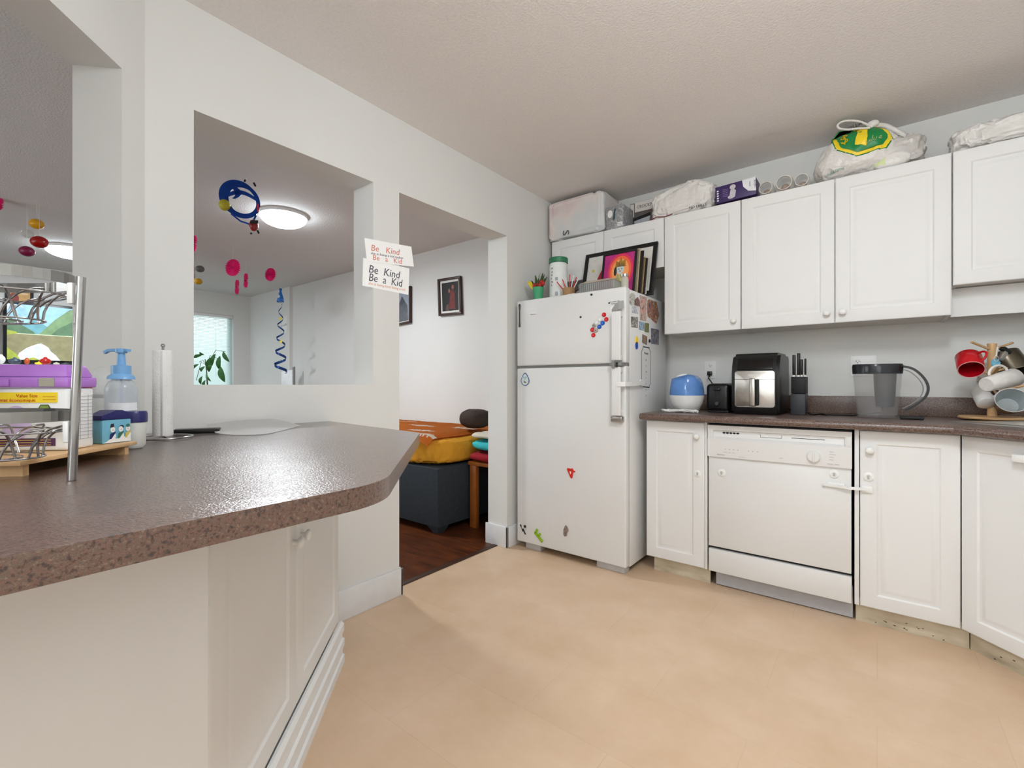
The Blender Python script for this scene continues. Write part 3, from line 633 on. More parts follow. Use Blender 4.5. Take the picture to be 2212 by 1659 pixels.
# strap latch on fridge
t = thing('strap_latch','white strap latch from the fridge door handle round to its side','child lock',tuple(Y(1340,826,fy)))
FS = Fr((fx1,0,0),(0,1,0),(0,0,1),(1,0,0))
p = X(1384,827,fx1); 
b = MB().disc(FS,p.y,p.z,.034,.020,.001,.012,seg=30); b.build('pad',M['white'],t)
b = MB().strip([FF.p(fw-.03,1.083,.048),FF.p(fw-.008,1.083,.050),FF.p(fw+.012,1.083,.035),FS.p(fy+.02,1.084,.02),FS.p(fy+.06,1.084,.018),FS.p(p.y,p.z,.016)],(0,0,1),.024,.003); b.build('strap',M['white'],t)
# photos on the side
def photo_mat(n, cols, sc=22): return ramp_mat('photo_'+n,[(.36+.28*i/(len(cols)-1),c) for i,c in enumerate(cols)],scale=sc*1.8,detail=6,rough=.3,distort=1.2)
FSs = Fr((fx1-.002,0,0),(0,1,0),(0,0,1),(1,0,0))
def side_poly(px_pts): 
    return [((q_:=X(a,c,fx1)).y, q_.z) for a,c in px_pts]
def zz(pts): return [(1330+a/6.917, 620+c/6.917) for a,c in pts]
def photo(pts, cols, label, name='photo', border=None, sc=22):
    pp = side_poly(zz(pts)); b = MB(); b.prism(pp,.0005,.0025,0,F=FSs)
    o = b.build(name, photo_mat(label.replace(' ','_')[:30],cols,sc), smooth=0); tag(o,label,'photo' if name=='photo' else 'magnet'); return o
oval = [(250+45*math.cos(a), 180+95*math.sin(a)) for a in [2*PI*i/20 for i in range(20)]]
photo(oval,[(150,150,146),(200,198,190),(120,110,96)],'oval grey magnet photo at the top front corner of the fridge side','photo_magnet')
photo([(285,190),(330,150),(355,200),(360,290),(285,270)],[(90,40,28),(130,84,56),(60,70,120)],'brown castle-shaped magnet beside the oval one','photo_magnet')
photo([(248,278),(332,296),(332,395),(248,380)],[(120,130,146),(190,196,206),(220,220,224)],'pale grey photo below the castle-shaped magnet')
photo([(360,120),(465,150),(455,510),(365,490)],[(90,86,88),(190,170,162),(210,150,130),(70,66,70)],'tall photo of a person in grey on the fridge side',sc=10)
photo([(478,180),(610,225),(650,420),(610,545),(472,430)],[(60,80,130),(190,130,96),(80,52,44),(220,200,180)],'large tilted group photo at the top of the fridge side',sc=16)
photo([(232,440),(332,452),(332,606),(235,596)],[(40,38,36),(120,116,110),(200,196,186)],'dark black and white photo on the fridge side',sc=30)
photo([(350,510),(425,528),(428,650),(352,630)],[(60,120,170),(150,190,210),(120,70,50)],'small blue sky photo in the middle of the fridge side')
photo([(436,532),(497,545),(495,680),(436,668)],[(60,84,36),(110,130,70),(120,80,60)],'green foliage photo in the middle of the fridge side')
photo([(400,705),(472,740),(466,862),(398,828)],[(110,130,160),(150,120,90),(80,70,50)],'small landscape photo above the drawn list')
photo([(530,615),(645,640),(642,860),(535,845)],[(40,110,170),(90,60,50),(150,150,150),(30,90,150)],'bright blue photo at the right of the fridge side',sc=14)
for cy_px,m_,l in ((794,M['yellow'],'yellow'),(875,M['blue'],'blue')):
    p = X(1330+311/6.917,620+cy_px/6.917,fx1); tag(MB().disc(FSs,p.y,p.z,.016,.022,.0005,.005,seg=20).build('round_magnet',m_),l+' figure-shaped magnet on the fridge side','magnet')
p = X(1330+505/6.917,620+805/6.917,fx1); tag(MB().disc(FSs,p.y,p.z,.010,.011,.0005,.006,seg=16).build('dot_magnet',M['black']),'black dot magnet on the fridge side left of the blue photo','magnet')
# magnetic list pad
ol = [(412,890),(505,910),(505,930),(525,970),(523,1440),(505,1475),(505,1500),(405,1488),(400,1440),(388,1400),(388,965),(408,920)]
pp = side_poly(zz(ol)); b = MB(); b.prism(pp,.0005,.0012,0,F=FSs)
cyy = sum(q_[0] for q_ in pp)/len(pp); czz = sum(q_[1] for q_ in pp)/len(pp)
for i in range(len(pp)):
    a, c = Vector(pp[i]), Vector(pp[(i+1)%len(pp)]); dr = (c-a).normalized(); nn = Vector((-dr.y,dr.x))*(.004 if i not in (0,6) else .007)
    b.prism([tuple(a-nn*.5),tuple(c-nn*.5),tuple(c+nn*.5),tuple(a+nn*.5)],.0012,.0016,1,F=FSs)
z_t = max(q_[1] for q_ in pp)
b.text(FSs,'Weekly',cyy-.03,z_t-.045,.02,.0014,.0005,m=1)
for i,s in enumerate('MTWTFSS'): b.text(FSs,s,cyy-.006,z_t-.085-i*.036,.014,.0014,.0005,m=1)
tag(b.build('list_pad',[M['fridge'],pm('marker_green',(40,60,66))],smooth=0),'white weekly list pad with dark border on the fridge side','magnetic pad')
# ================================================================== ON TOP OF THE FRIDGE
FT = ftop
t = thing('flower_cup','green cup of red and yellow paper tulips on the fridge top','cup',(-1.79,2.56,FT)); cx,cy = -1.79,2.56
MB().lathe([(0,0),(.028,0),(.038,.10),(.035,.10),(.026,.004),(0,.004)],(cx,cy,FT),seg=28).build('cup',mat('mint_green',(66,160,112),.5),t)
rnd = random.Random(4); lv = MB(); pet = MB()
for i in range(20):
    a = rnd.uniform(0,2*PI); l = rnd.uniform(.10,.15); d = Vector((math.cos(a)*.55,math.sin(a)*.35,1)).normalized(); p0 = Vector((cx,cy,FT+.05)); p1 = p0+d*l
    lv.strip([p0,p0.lerp(p1,.5)+Vector((0,0,.01)),p1],(rnd.uniform(-1,1),rnd.uniform(-1,1),0),[.010,.026,.006],.001)
lv.build('leaves',mat('leaf_dark_green',(64,84,48),.6),t)
for i,(dx_,dz_) in enumerate([(-.02,.115),(.0,.118),(.022,.112),(.034,.13),(.045,.12)]):
    pet.ball((cx+dx_,cy-.012,FT+dz_),.015,sc=(1,1,1.1),seg=10,rings=7)
pet.build('red_petals',mat('petal_red',(176,40,36),.6),t)
MB().strip([(cx-.02,cy-.01,FT+.09),(cx-.05,cy-.01,FT+.125),(cx-.075,cy-.01,FT+.15)],(0,.4,1),[.012,.034,.008],.003).strip([(cx-.02,cy-.02,FT+.08),(cx-.05,cy-.02,FT+.115),(cx-.078,cy-.02,FT+.145)],(0,0,1),[.01,.02,.004],.003).build('yellow_petals',mat('petal_yellow',(214,196,40),.6),t)
t = thing('canister','tall white plastic canister with a green lid on the fridge top','canister',(-1.668,2.62,FT)); c = (-1.668,2.62,FT)
MB().lathe([(0,0),(.056,0),(.060,.004),(.060,.245),(.056,.252),(0,.252)],c,seg=40).build('tub',mat('canister_white',(226,230,228),.35,var=.02),t)
MB().lathe([(0,.2525),(.063,.2525),(.063,.283),(.060,.287),(0,.287)],c,seg=40).build('lid',mat('lid_green',(40,116,78),.4),t)
b = MB(); FC = Fr((c[0]-.002,c[1]-.0612,FT),(1,0,0),(0,0,1),(0,-1,0))
for i,s in enumerate(['M','A','R','I','N','E']): b.text(FC,s,-.014,.205-i*.022,.016,0,.0015)
b.box((c[0]+.012,c[1]-.0605,FT+.13),(c[0]+.03,c[1]-.056,FT+.15),m=1); b.box((c[0]+.012,c[1]-.0615,FT+.03),(c[0]+.03,c[1]-.056,FT+.055),m=1)
b.build('lettering',[pm('can_ink',(70,76,74)),pm('can_grey',(176,176,180))],t,smooth=0)
# leaning frames
def lean_frame(name,label,cat,x0,x1,yb,yt,h,bw,fm,picfn,th=.018):
    vv = Vector((0,yt-yb,math.sqrt(max(h*h-(yt-yb)**2,0)))); F = Fr((x0,yb,FT+.004),(1,0,0),vv,None); F.n = -F.u.cross(F.v) if F.u.cross(F.v).y > 0 else F.u.cross(F.v)
    w_ = x1-x0; t = thing(name,label,cat,((x0+x1)/2,yb,FT+.002))
    b = MB()
    for (a0,b0,a1,b1) in ((0,0,w_,bw),(0,h-bw,w_,h),(0,bw,bw,h-bw),(w_-bw,bw,w_,h-bw)): b.fbox(F,(a0,b0,-th),(a1,b1,0),bev=.0015)
    b.build('frame',fm,t); p = MB(); ml = picfn(p,Fr(F.p(bw,bw,-.008),F.u,F.v,F.n),w_-2*bw,h-2*bw); p.build('picture',ml,t,smooth=0)
    MB().fbox(F,(bw-.002,bw-.002,-th+.001),(w_-bw+.002,h-bw+.002,-.0095)).build('backing',pm('backing_brown',(96,78,60)),t); return t
def art_big(p,F,w,h):
    p.rect(F,0,0,w,h,0,.001,0); p.prism([(.055,0),(.15,0),(.15,.20),(.125,.21),(.105,.19),(.085,.14),(.07,.08)],.001,.0016,1,F=F); p.disc(F,.045,.20,.011,None,.001,.0006,m=2); p.disc(F,.135,.20,.016,.02,.001,.0006,m=2); p.rect(F,.07,.02,.074,.03,.001,.0006,m=3)
    return [pm('art_paper',(216,214,208)),mat('art_red',(176,36,52),.5),pm('art_yellow',(196,188,90)),M['ink']]
lean_frame('framed_picture','large black-framed picture with a white sheet leaning behind the others on the fridge','picture frame',-1.592,-1.082,2.77,2.855,.356,.026,M['black'],art_big)
def art_fig(p,F,w,h):
    p.rect(F,0,0,w,h,0,.001,0)
    for k,(r_,m_) in enumerate(((.10,1),(.085,2),(.068,3))): p.disc(F,w*.55,h*.56,r_*.85,r_*1.15,.001+k*.0004,.0004,m=m_,seg=32)
    cx_ = w*.55; p.disc(F,cx_,h*.60,.026,.034,.0024,.0006,m=4); p.prism([(cx_-.035,h*.66),(cx_-.03,h*.82),(cx_-.012,h*.78),(cx_,h*.92),(cx_+.012,h*.79),(cx_+.03,h*.83),(cx_+.035,h*.66)],.0024,.003,5,F=F)
    p.disc(F,cx_-.032,h*.56,.010,.03,.0024,.0006,m=6); p.prism([(cx_-.05,0),(cx_+.06,0),(cx_+.045,h*.3),(cx_+.02,h*.47),(cx_-.02,h*.47),(cx_-.04,h*.32)],.0024,.003,7,F=F)
    p.disc(F,cx_-.009,h*.605,.0035,.003,.003,.0004,m=6); p.disc(F,cx_+.010,h*.605,.0035,.003,.003,.0004,m=6); p.disc(F,cx_,h*.55,.006,.003,.003,.0004,m=8)
    return [mat('art_magenta',(176,44,120),.4,var=.25,nscale=12),pm('art_pink',(220,50,90)),pm('art_orange',(238,106,60)),pm('art_peach',(244,160,96)),pm('art_skin',(196,208,204)),mat('art_crown',(150,110,40),.4,var=.5,nscale=80),pm('art_dark',(40,36,40)),mat('art_garland',(170,164,110),.5,var=.6,nscale=70),M['red']]
lean_frame('framed_picture','small framed picture of a crowned figure on a pink ground, frontmost on the fridge','picture frame',-1.385,-1.157,2.66,2.71,.285,.012,M['mblack'],art_fig,th=.012)
plain = lambda col: (lambda p,F,w,h: (p.rect(F,0,0,w,h,0,.001,0), [pm('stack_%d'%col[0],col)])[1])
for i,(x_a,x_b,yb_,hh,bw_,cm,cp_,l) in enumerate([(-1.36,-1.143,2.678,.287,.006,(184,170,140),(150,140,120),'tan framed board just behind the crowned figure picture'),(-1.34,-1.128,2.695,.276,.008,(24,22,22),(60,50,40),'dark framed board standing in the stack on the fridge'),(-1.32,-1.126,2.713,.238,.006,(150,124,84),(190,170,130),'brown thin board in the stack on the fridge'),(-1.30,-1.118,2.728,.236,.006,(30,28,26),(70,60,50),'black thin frame in the stack on the fridge'),(-1.30,-1.114,2.745,.238,.006,(186,186,176),(200,200,196),'pale grey board at the back of the stack on the fridge')]):
    lean_frame('framed_board',l,'picture frame',x_a,x_b,yb_,yb_+.05,hh,bw_,pm('stackframe_%d'%i,cm),plain(cp_),th=.010)
# clear ribbed container, foil packs, cup, straws, black box, spice jar
t = thing('clear_container','clear ribbed plastic food container on the fridge top','container',(-1.30,2.52,FT))
b = MB(); b.hexa([(-1.42,2.47,FT+.001),(-1.20,2.47,FT+.001),(-1.20,2.60,FT+.001),(-1.42,2.60,FT+.001),(-1.43,2.465,FT+.055),(-1.19,2.465,FT+.055),(-1.19,2.605,FT+.055),(-1.43,2.605,FT+.055)],bev=.006); b.build('tub',mat('clamshell',(200,206,204),.15,alpha=.45,var=.05),t)
b = MB()
for i in range(17): b.box((-1.42+i*.0135,2.463,FT+.006),(-1.417+i*.0135,2.466,FT+.052))
b.build('ribs',pm('rib_grey',(120,120,118)),t)
b = MB(); b.hexa([(-1.43,2.465,FT+.056),(-1.19,2.465,FT+.056),(-1.19,2.605,FT+.056),(-1.43,2.605,FT+.056),(-1.39,2.49,FT+.074),(-1.22,2.49,FT+.074),(-1.22,2.58,FT+.074),(-1.39,2.58,FT+.074)],bev=.004); b.build('lid',mat('clam_lid',(206,196,176),.2,alpha=.6,var=.05),t)
t = thing('spice_jar','small clear jar at the right end of the fridge top','jar',(-1.155,2.53,FT))
MB().lathe([(0,0),(.022,0),(.022,.06),(.018,.068),(.018,.075),(0,.075)],(-1.155,2.53,FT),seg=20).build('glass',mat('jar_pale',(206,204,190),.15,alpha=.7),t); MB().lathe([(0,.0755),(.021,.0755),(.021,.09),(0,.09)],(-1.155,2.53,FT),seg=20).build('lid',M['chrome'],t)
t = thing('straw_cup','brown paper cup holding red and white straws on the fridge top','cup',(-1.545,2.55,FT))
MB().lathe([(0,0),(.034,0),(.042,.06),(.040,.06),(.032,.003),(0,.003)],(-1.545,2.55,FT),seg=24).build('cup',mat('kraft',(160,124,84),.7),t)
b = MB(); rnd = random.Random(2)
for i in range(8):
    a = -1.3+i*.36; d = Vector((math.sin(a)*.9,-.1,.75+.4*math.cos(a))).normalized(); b.cyl(Vector((-1.545+.012*math.sin(a),2.55,FT+.02)),Vector((-1.545,2.55,FT+.03))+d*(.10+.02*rnd.random()),.003,seg=8,m=i%2)
b.build('straws',[M['red'],M['white']],t)
for nm,c_,s_h,m_,l in (('pouch',(-1.462,2.57,FT),(.035,.035,.022),mat('foil_grey',(150,146,142),.35,metal=.4),'crumpled grey foil pouch on the fridge top'),('black_bag',(-1.60,2.735,FT),(.07,.04,.045),M['black'],'black folded bag at the back of the fridge top'),('cable_bundle',(-1.50,2.51,FT),(.05,.018,.007),M['white'],'white folded cable bundle on the fridge front edge')):
    tag(MB().sack(c_,s_h,.7,.006,30,1.3,28,16).build(nm,m_),l,nm.replace('_',' '))
# ================================================================== ON THE UPPER CABINETS
bagm = mat('bag_white',(222,219,215),.35,var=.02,nscale=10,bump=.8,bscale=30)
t = thing('wrapped_box','large box wrapped in a pinkish white plastic bag, against the left wall above the fridge','box',(-1.69,3.0,UT))
def bx(q):  # ragged lower front corner
    if q.z < -.09 and q.y < -.08: q.z -= .0
    return q
pinkbag = ramp_mat('bag_pinkish',[(.3,(214,186,190)),(.45,(222,214,210)),(.6,(206,210,212)),(.75,(226,222,218))],scale=3,detail=3,rough=.4,bump=.5,bscale=14,bdist=.006)
MB().sack((-1.686,3.01,UT+.001),(.226,.155,.140),.11,.009,5,3.7,170,90,topfn=bx,cr=1.0).build('wrapping',pinkbag,t,smooth=60)
FB = Fr((-1.84,2.8525,UT),(1,0,0),(0,0,1),(0,-1,0))
MB().text(FB,'S',.062,.058,.075,0,.001,rot=-PI/2,sx=1.25).build('lettering',pm('bag_ink',(90,86,88)),t,smooth=0)
t = thing('grey_box','small grey printed cardboard box of kitchenware on the cabinet top','box',(-1.39,2.955,UT))
MB().box((-1.455,2.888,UT+.001),(-1.328,3.04,UT+.153),bev=.001).build('carton',ramp_mat('grey_carton',[(.3,(92,92,96)),(.42,(160,160,162)),(.52,(118,120,124)),(.62,(196,196,196)),(.75,(140,140,142))],scale=38,detail=6,rough=.5,distort=1.5),t)
FB = Fr((-1.455,2.8878,UT),(1,0,0),(0,0,1),(0,-1,0)); b = MB(); b.prism([(.05,.06),(.066,.065),(.072,.14),(.06,.13)],0,.0005,0,F=FB); b.disc(FB,.03,.105,.018,.026,0,.0005,m=1); b.rect(FB,.085,.012,.12,.038,0,.0005,m=1); b.text(FB,'SALAD',.088,.025,.008,.0005,.0003,m=2); b.text(FB,'SPINNER',.088,.016,.007,.0005,.0003,m=2)
b.build('label',[pm('teal_dark',(40,80,84)),M['white'],M['ink']],t,smooth=0)
t = thing('slow_cooker_box','cardboard box printed with a black and white slow cooker on the cabinet top','box',(-1.26,3.11,UT))
MB().box((-1.355,3.055,UT+.001),(-1.165,3.17,UT+.206),bev=.001).build('carton',pm('cooker_carton',(96,92,92)),t)
FB = Fr((-1.358,3.0548,UT+.035),(1,0,0),(0,0,1),(0,-1,0)); b = MB(); b.rect(FB,.038,.105,.188,.170,0,.0005,0); b.text(FB,'CROCKPOT',.052,.128,.030,.0005,.0004,m=1,sx=.9); b.text(FB,'SLOW COOKER',.05,.092,.018,.0005,.0004,m=3)
b.prism([(.03,.065),(.15,.085),(.15,.06),(.03,.045)],0,.0005,2,F=FB); b.prism([(.032,.045),(.148,.062),(.138,0.002),(.044,.002)],.0001,.0006,4,F=FB); b.rect(FB,.006,.075,.032,.165,0,.0005,0)
b.build('label',[pm('carton_pale',(214,208,204)),M['ink'],M['mblack'],pm('brown_print',(110,70,60)),pm('pot_grey',(176,178,186))],t,smooth=0)
def topbag(q):
    q.z += .035*math.exp(-((q.x-.05)/.12)**2) if q.z > 0 else 0
    return q
t = thing('plastic_bag','white plastic bag lying on the cabinet top beside the purple box','bag',(-.96,3.0,UT))
MB().sack((-.955,2.975,UT+.001),(.200,.078,.088),.5,.016,7,1.1,120,60,topfn=topbag,cr=.5).build('bag',bagm,t,smooth=60)
FB = Fr((-.86,2.888,UT+.004),(1,0,0),(0,0,1),(0,-1,0)); MB().text(FB,'NO FRILLS',-.04,.012,.022,0,.001,sx=1).build('lettering',M['ink'],t,smooth=0)
MB().tube([(-1.15,2.90,UT+.004),(-1.10,2.884,UT+.012),(-1.05,2.89,UT+.004),(-1.00,2.886,UT+.01)],.003,seg=6).build('drawstring',pm('string_red',(120,40,34)),t)
# purple box leaning
t = thing('purple_box','purple and white carton lying tilted on the cabinet top','box',(-.635,2.97,UT))
F = Fr((-.748,2.895,UT+.012),Vector((1,0,.03)),Vector((-.03,0,1)),None); F.n = Vector((0,-1,0))
b = MB(); b.fbox(F,(0,0,-.12),(.215,.098,0),bev=.001); b.build('carton',mat('box_purple',(58,40,92),.45),t)
MB().box((-.70,2.92,UT+.001),(-.57,2.99,UT+.012)).build('support_leaflet',pm('red_brown_card',(110,50,40)),t)
F2 = Fr(F.p(0,0,.0003),F.u,F.v,F.n); b = MB(); b.prism([(.145,.098),(.215,.098),(.215,.0+.02),(.175,.03),(.150,.06)],0,.0006,0,F=F2)
b.text(F2,'AVENT',.205,.082,.020,.0007,.0005,m=1,rot=-PI/2,sx=.75); b.text(F2,'PHILIPS',.182,.080,.009,.0007,.0004,m=1,rot=-PI/2)
b.disc(F2,.095,.075,.016,.014,0,.0007,m=2); b.prism([(.075,.02),(.105,.015),(.112,.05),(.10,.066),(.082,.06)],0,.0006,2,F=F2); b.disc(F2,.085,.02,.018,.010,.0001,.0007,m=2)
for i in range(5): b.rect(F2,.04,.03+i*.010,.068,.033+i*.010,0,.0005,m=3); b.rect(F2,.008,.012+i*.014,.018,.020+i*.014,0,.0005,m=0)
b.build('label',[pm('avent_white',(226,226,230)),pm('avent_ink',(40,36,50)),pm('pump_grey',(196,190,196)),pm('lilac_print',(130,110,160))],t,smooth=0)
# glass jars lying with mouths to the front
for (x_,r_,l_,lab) in ((-.487,.040,.10,'small glass jar beside the purple box on the cabinet top'),(-.398,.046,.12,'larger glass jar, middle of the three on the cabinet top'),(-.316,.038,.10,'glass jar beside the large bag on the cabinet top')):
    t = thing('glass_jar',lab,'jar',(x_,2.93,UT),0,'glass jars on the cabinet top')
    o = (x_,2.90,UT+r_+.002)
    MB().lathe([(r_*.80,0),(r_*.82,.012),(r_,.025),(r_,l_),(r_*.8,l_+.008),(0,l_+.008),(0,l_+.004),(r_*.78,l_+.004),(r_*.95,l_-.002),(r_*.95,.027),(r_*.76,.012),(r_*.76,0),(r_*.80,0)],o,(0,1,0),seg=28).build('jar',mat('jar_glass',(226,222,216),.06,alpha=.32,var=.0,spec=.8),t)
    MB().lathe([(r_*.76,-.001),(r_*.84,-.001),(r_*.86,.006),(r_*.76,.006),(r_*.76,-.001)],o,(0,1,0),seg=28).build('rim',mat('rim_pale',(214,206,196),.2),t)
    MB().ball((x_,2.955,UT+r_*.8),r_*.5,sc=(1,1.1,.9),seg=12,rings=8).build('contents',mat('jar_contents',(186,160,140),.5,alpha=.6),t)
# big dollar-store bag
t = thing('plastic_bag','bulging white plastic bag with green and yellow dollar print, tied on the cabinet top','bag',(-.09,3.0,UT))
def db(q):
    if q.z > -.02: q.x *= 1-.12*((q.z+.02)/.12); q.x += .02*((q.z+.02)/.12)
    if q.x > .1: q.z -= .30*(q.x-.1)
    return q
cB = Vector((-.085,3.02,UT+.001)); 
MB().sack(cB,(.185,.15,.118),.72,.012,6,5.2,130,80,topfn=db,cr=.35).build('bag',bagm,t,smooth=60)
MB().sack((.075,3.03,UT+.001),(.115,.12,.085),.6,.016,9,2.2,80,50,cr=.5).build('bag_end',mat('bag_grey_clear',(196,192,188),.3,bump=.6,bscale=24),t,smooth=60)
FB = Fr((-.10,2.868,UT+.118),(1,0,0),Vector((0,.30,1)),None); FB.n = -FB.u.cross(FB.v) if FB.u.cross(FB.v).y > 0 else FB.u.cross(FB.v)
# printed octagon badge conforming to the bag by sampling its front
from mathutils.bvhtree import BVHTree
bagob = t.children[0]; bvh = BVHTree.FromPolygons([XF[t.name] @ v.co for v in bagob.data.vertices],[tuple(p_.vertices) for p_ in bagob.data.polygons])
def proj(x_,z_,off=.0015):
    h = bvh.ray_cast(Vector((x_,2.5,z_)),Vector((0,1,0)))
    return (h[0]+h[1]*off if h[1].y < 0 else h[0]-h[1]*off) if h[0] else Vector((x_,2.95,z_))
def conform(b, pts, m, off, n=7):
    # grid-fill a convex polygon by slicing between left/right edges
    zs = [p_[1] for p_ in pts]; z0_, z1_ = min(zs), max(zs); rows = []
    for i in range(n+1):
        z_ = z0_+(z1_-z0_)*(.002+.996*i/n); xs = []
        for j in range(len(pts)):
            a, c = pts[j], pts[(j+1)%len(pts)]
            if (a[1]-z_)*(c[1]-z_) <= 0 and a[1] != c[1]: xs.append(a[0]+(c[0]-a[0])*(z_-a[1])/(c[1]-a[1]))
        x0_, x1_ = min(xs), max(xs); rows.append([b.b.verts.new(proj(x0_+(x1_-x0_)*k/12,z_,off)) for k in range(13)])
    for r0, r1 in zip(rows,rows[1:]):
        for k in range(12): b.b.faces.new([r0[k],r0[k+1],r1[k+1],r1[k]]).material_index = m
def P2(px,py,y=2.90): p = Y(px,py,y); return (p.x,p.z)
b = MB()
octo = [P2(*p) for p in ((1795,296),(1812,276),(1870,262),(1915,280),(1928,296),(1912,322),(1850,341),(1808,327))]
cxo = sum(p[0] for p in octo)/8; czo = sum(p[1] for p in octo)/8
sc_ = lambda k: [(cxo+(p[0]-cxo)*k, czo+(p[1]-czo)*k) for p in octo]
conform(b,sc_(1.04),1,.0015,16); conform(b,sc_(.99),0,.0045,16); conform(b,sc_(.84),1,.0075,16)
one = [P2(*p) for p in ((1853,277),(1876,274),(1872,320),(1848,322))]; conform(b,one,0,.0105,8)
b.build('printed_badge',[M['yellow'],M['green']],t,smooth=60)
b = MB()
def bagtext(txt,px,py,size,m,off,shear=0,rot=0,sx=1):
    nv = len(b.b.verts); p_ = P2(px,py); b.text(Fr((p_[0],2.7,p_[1]),(1,0,0),(0,0,1),(0,-1,0)),txt,0,0,size,0,.0004,m=m,shear=shear,rot=rot,sx=sx); b.b.verts.ensure_lookup_table()
    for v_ in b.b.verts[nv:]: v_.co = proj(v_.co.x,v_.co.z,off)
bagtext('$',1818,320,.062,0,.013,rot=.05); bagtext('value',1868,318,.030,1,.014,.3,.15); bagtext('DOLLAR',1822,277,.024,0,.013,rot=.2); bagtext('dollarama',1784,378,.020,2,.004,rot=.08)
b.build('lettering',[M['yellow'],pm('pale_print',(200,214,150)),pm('mint_print',(150,186,170))],t,smooth=0)
HQ = lambda px,py,y_=2.90: Y(px,py,y_)
MB().tube(cat([HQ(1885,275),HQ(1858,263),HQ(1828,261),HQ(1811,268),HQ(1812,277),HQ(1830,280),HQ(1850,278,2.89),HQ(1880,276,2.88)]),.0055,seg=8).ball(HQ(1886,268,2.91),.020,sc=(1.3,1,.9),seg=14,rings=9).tube(cat([HQ(1892,270,2.92),HQ(1915,273,2.95),HQ(1945,288,2.97),HQ(1965,305,2.98)]),.012,seg=8).build('tied_handles',bagm,t,smooth=60)
MB().sack((.055,2.925,UT+.001),(.075,.03,.038),.7,.006,12,.4,32,20,matfn=lambda q:(1 if q.x<-.015 and q.z>.02 else 0)).build('receipt_flap',[bagm,pm('pale_green_print',(206,216,160))],t,smooth=60)
t = thing('plastic_bag','flat white plastic bag on the cabinet top at the right edge','bag',(.52,3.0,UT))
MB().sack((.50,3.03,UT+.001),(.235,.135,.062),.42,.016,8,9.1,130,60,cr=.5).build('bag',bagm,t,smooth=60)
# ================================================================== ON THE BACK COUNTER
BZ = CT+.001
t = thing('humidifier','white and blue teardrop cool-mist humidifier on the counter beside the fridge','humidifier',(-.905,2.86,BZ)); c = (-.905,2.86,BZ)
MB().lathe([(0,.004),(.055,.004),(.072,.012),(.090,.05),(.0985,.085),(.099,.098),(.0,.098)],c,seg=40).build('base',mat('humid_white',(228,228,226),.3),t,smooth=50)
b = MB(); prof = [(.099,.0985),(.0985,.115),(.096,.14),(.091,.17),(.086,.20),(.082,.26)]+[(.082*(1-i/14),.26) for i in range(1,15)]
b.lathe(prof,c,seg=72)
def capz(x_,y_):
    z_ = .196+.26*(x_+.083)
    if x_ > .02: z_ = min(z_,.10+.123*math.sqrt(max(0,1-((x_-.02)/.081)**2)))
    return z_-1.6*max(0,abs(y_)-.045)**1.35
for v in b.b.verts:
    z_ = v.co.z-BZ
    if z_ > .1: v.co.z = BZ+max(.0986,min(z_,capz(v.co.x-c[0],v.co.y-c[1])))
b.build('water_tank',mat('tank_blue',(96,144,212),.12,alpha=.86,var=.14,nscale=12),t,smooth=50)
MB().lathe([(0,0),(.034,0),(.032,.008),(.012,.013),(0,.013)],(c[0]-.030,c[1]-.002,BZ+.2125),Vector((-.26,0,1)),seg=28,sx=1.0,sy=1).build('nozzle_cap',M['white'],t,smooth=50)
b = MB(); rnd = random.Random(8); pts = []
for i in range(60):
    a = i*.55; pts.append((-.905+.105*math.cos(a)*(.9+.12*rnd.random())+.012*math.sin(i), 2.735+.018*math.sin(a*.73), BZ+.004+.006*(i%3)))
pts.append((-.93,2.80,BZ+.012)); b.tube(pts,.0028,seg=6); b.build('power_cable',M['white'],t)
# toaster
t = thing('toaster','small black toaster seen end-on beside the humidifier','toaster',(-.735,2.98,BZ)); toaster = t
MB().box((-.797,2.87,BZ+.006),(-.668,3.12,BZ+.168),bev=.022,seg=5).build('body',M['black'],t)
MB().box((-.790,2.88,BZ),(-.675,3.11,BZ+.012),bev=.003).build('base',M['mblack'],t)
F = Fr((-.797,2.8698,BZ),(1,0,0),(0,0,1),(0,-1,0))
MB().fbox(F,(.05,.075,-.001),(.078,.150,.001)).build('lever_slot',pm('slot_black',(8,8,8)),t)
MB().fbox(F,(.045,.128,0),(.083,.142,.018),bev=.004).build('lever',M['black'],t)
MB().lathe([(0,.016),(.010,.016),(.013,.012),(.014,0),(0,0)],F.p(.064,.052,0),F.n,seg=24).build('knob',M['dgrey'],t)
MB().box((-.765,2.90,BZ+.1675),(-.748,3.09,BZ+.1695)).box((-.717,2.90,BZ+.1675),(-.700,3.09,BZ+.1695)).build('bread_slot',pm('slot_black',(8,8,8)),t)
# air fryer
t = thing('air_fryer','large black air fryer with a stainless drawer front','air fryer',(-.52,2.97,BZ)); fryer = t; ax0,ax1,ay0,ay1 = -.640,-.405,2.79,3.14
b = MB(); sec = [(0,ay0+.012,0),(.03,ay0-.002,0),(.06,ay0,0),(.235,ay0,0),(.27,ay0+.012,0),(.325,ay0+.055,0),(.338,ay0+.075,0)]
prof = [(ay0+.012,.0),(ay0,.03),(ay0,.225),(ay0+.010,.27),(ay0+.035,.318),(ay0+.06,.335),(ay1-.03,.338),(ay1,.31),(ay1,.02),(ay1-.01,0)]
n_ = len(prof); b.faces_from([Vector((x_,y_,BZ+z_)) for x_ in (ax0,ax1) for y_,z_ in prof],[tuple(range(n_)),tuple(reversed(range(n_,2*n_)))]+[(i,(i+1)%n_,n_+(i+1)%n_,n_+i) for i in range(n_)])
bmesh.ops.bevel(b.b,geom=[e_ for e_ in b.b.edges if abs(e_.verts[0].co.x-e_.verts[1].co.x)<1e-4],offset=.014,segments=4,affect='EDGES')
b.build('body',M['black'],t,smooth=40)
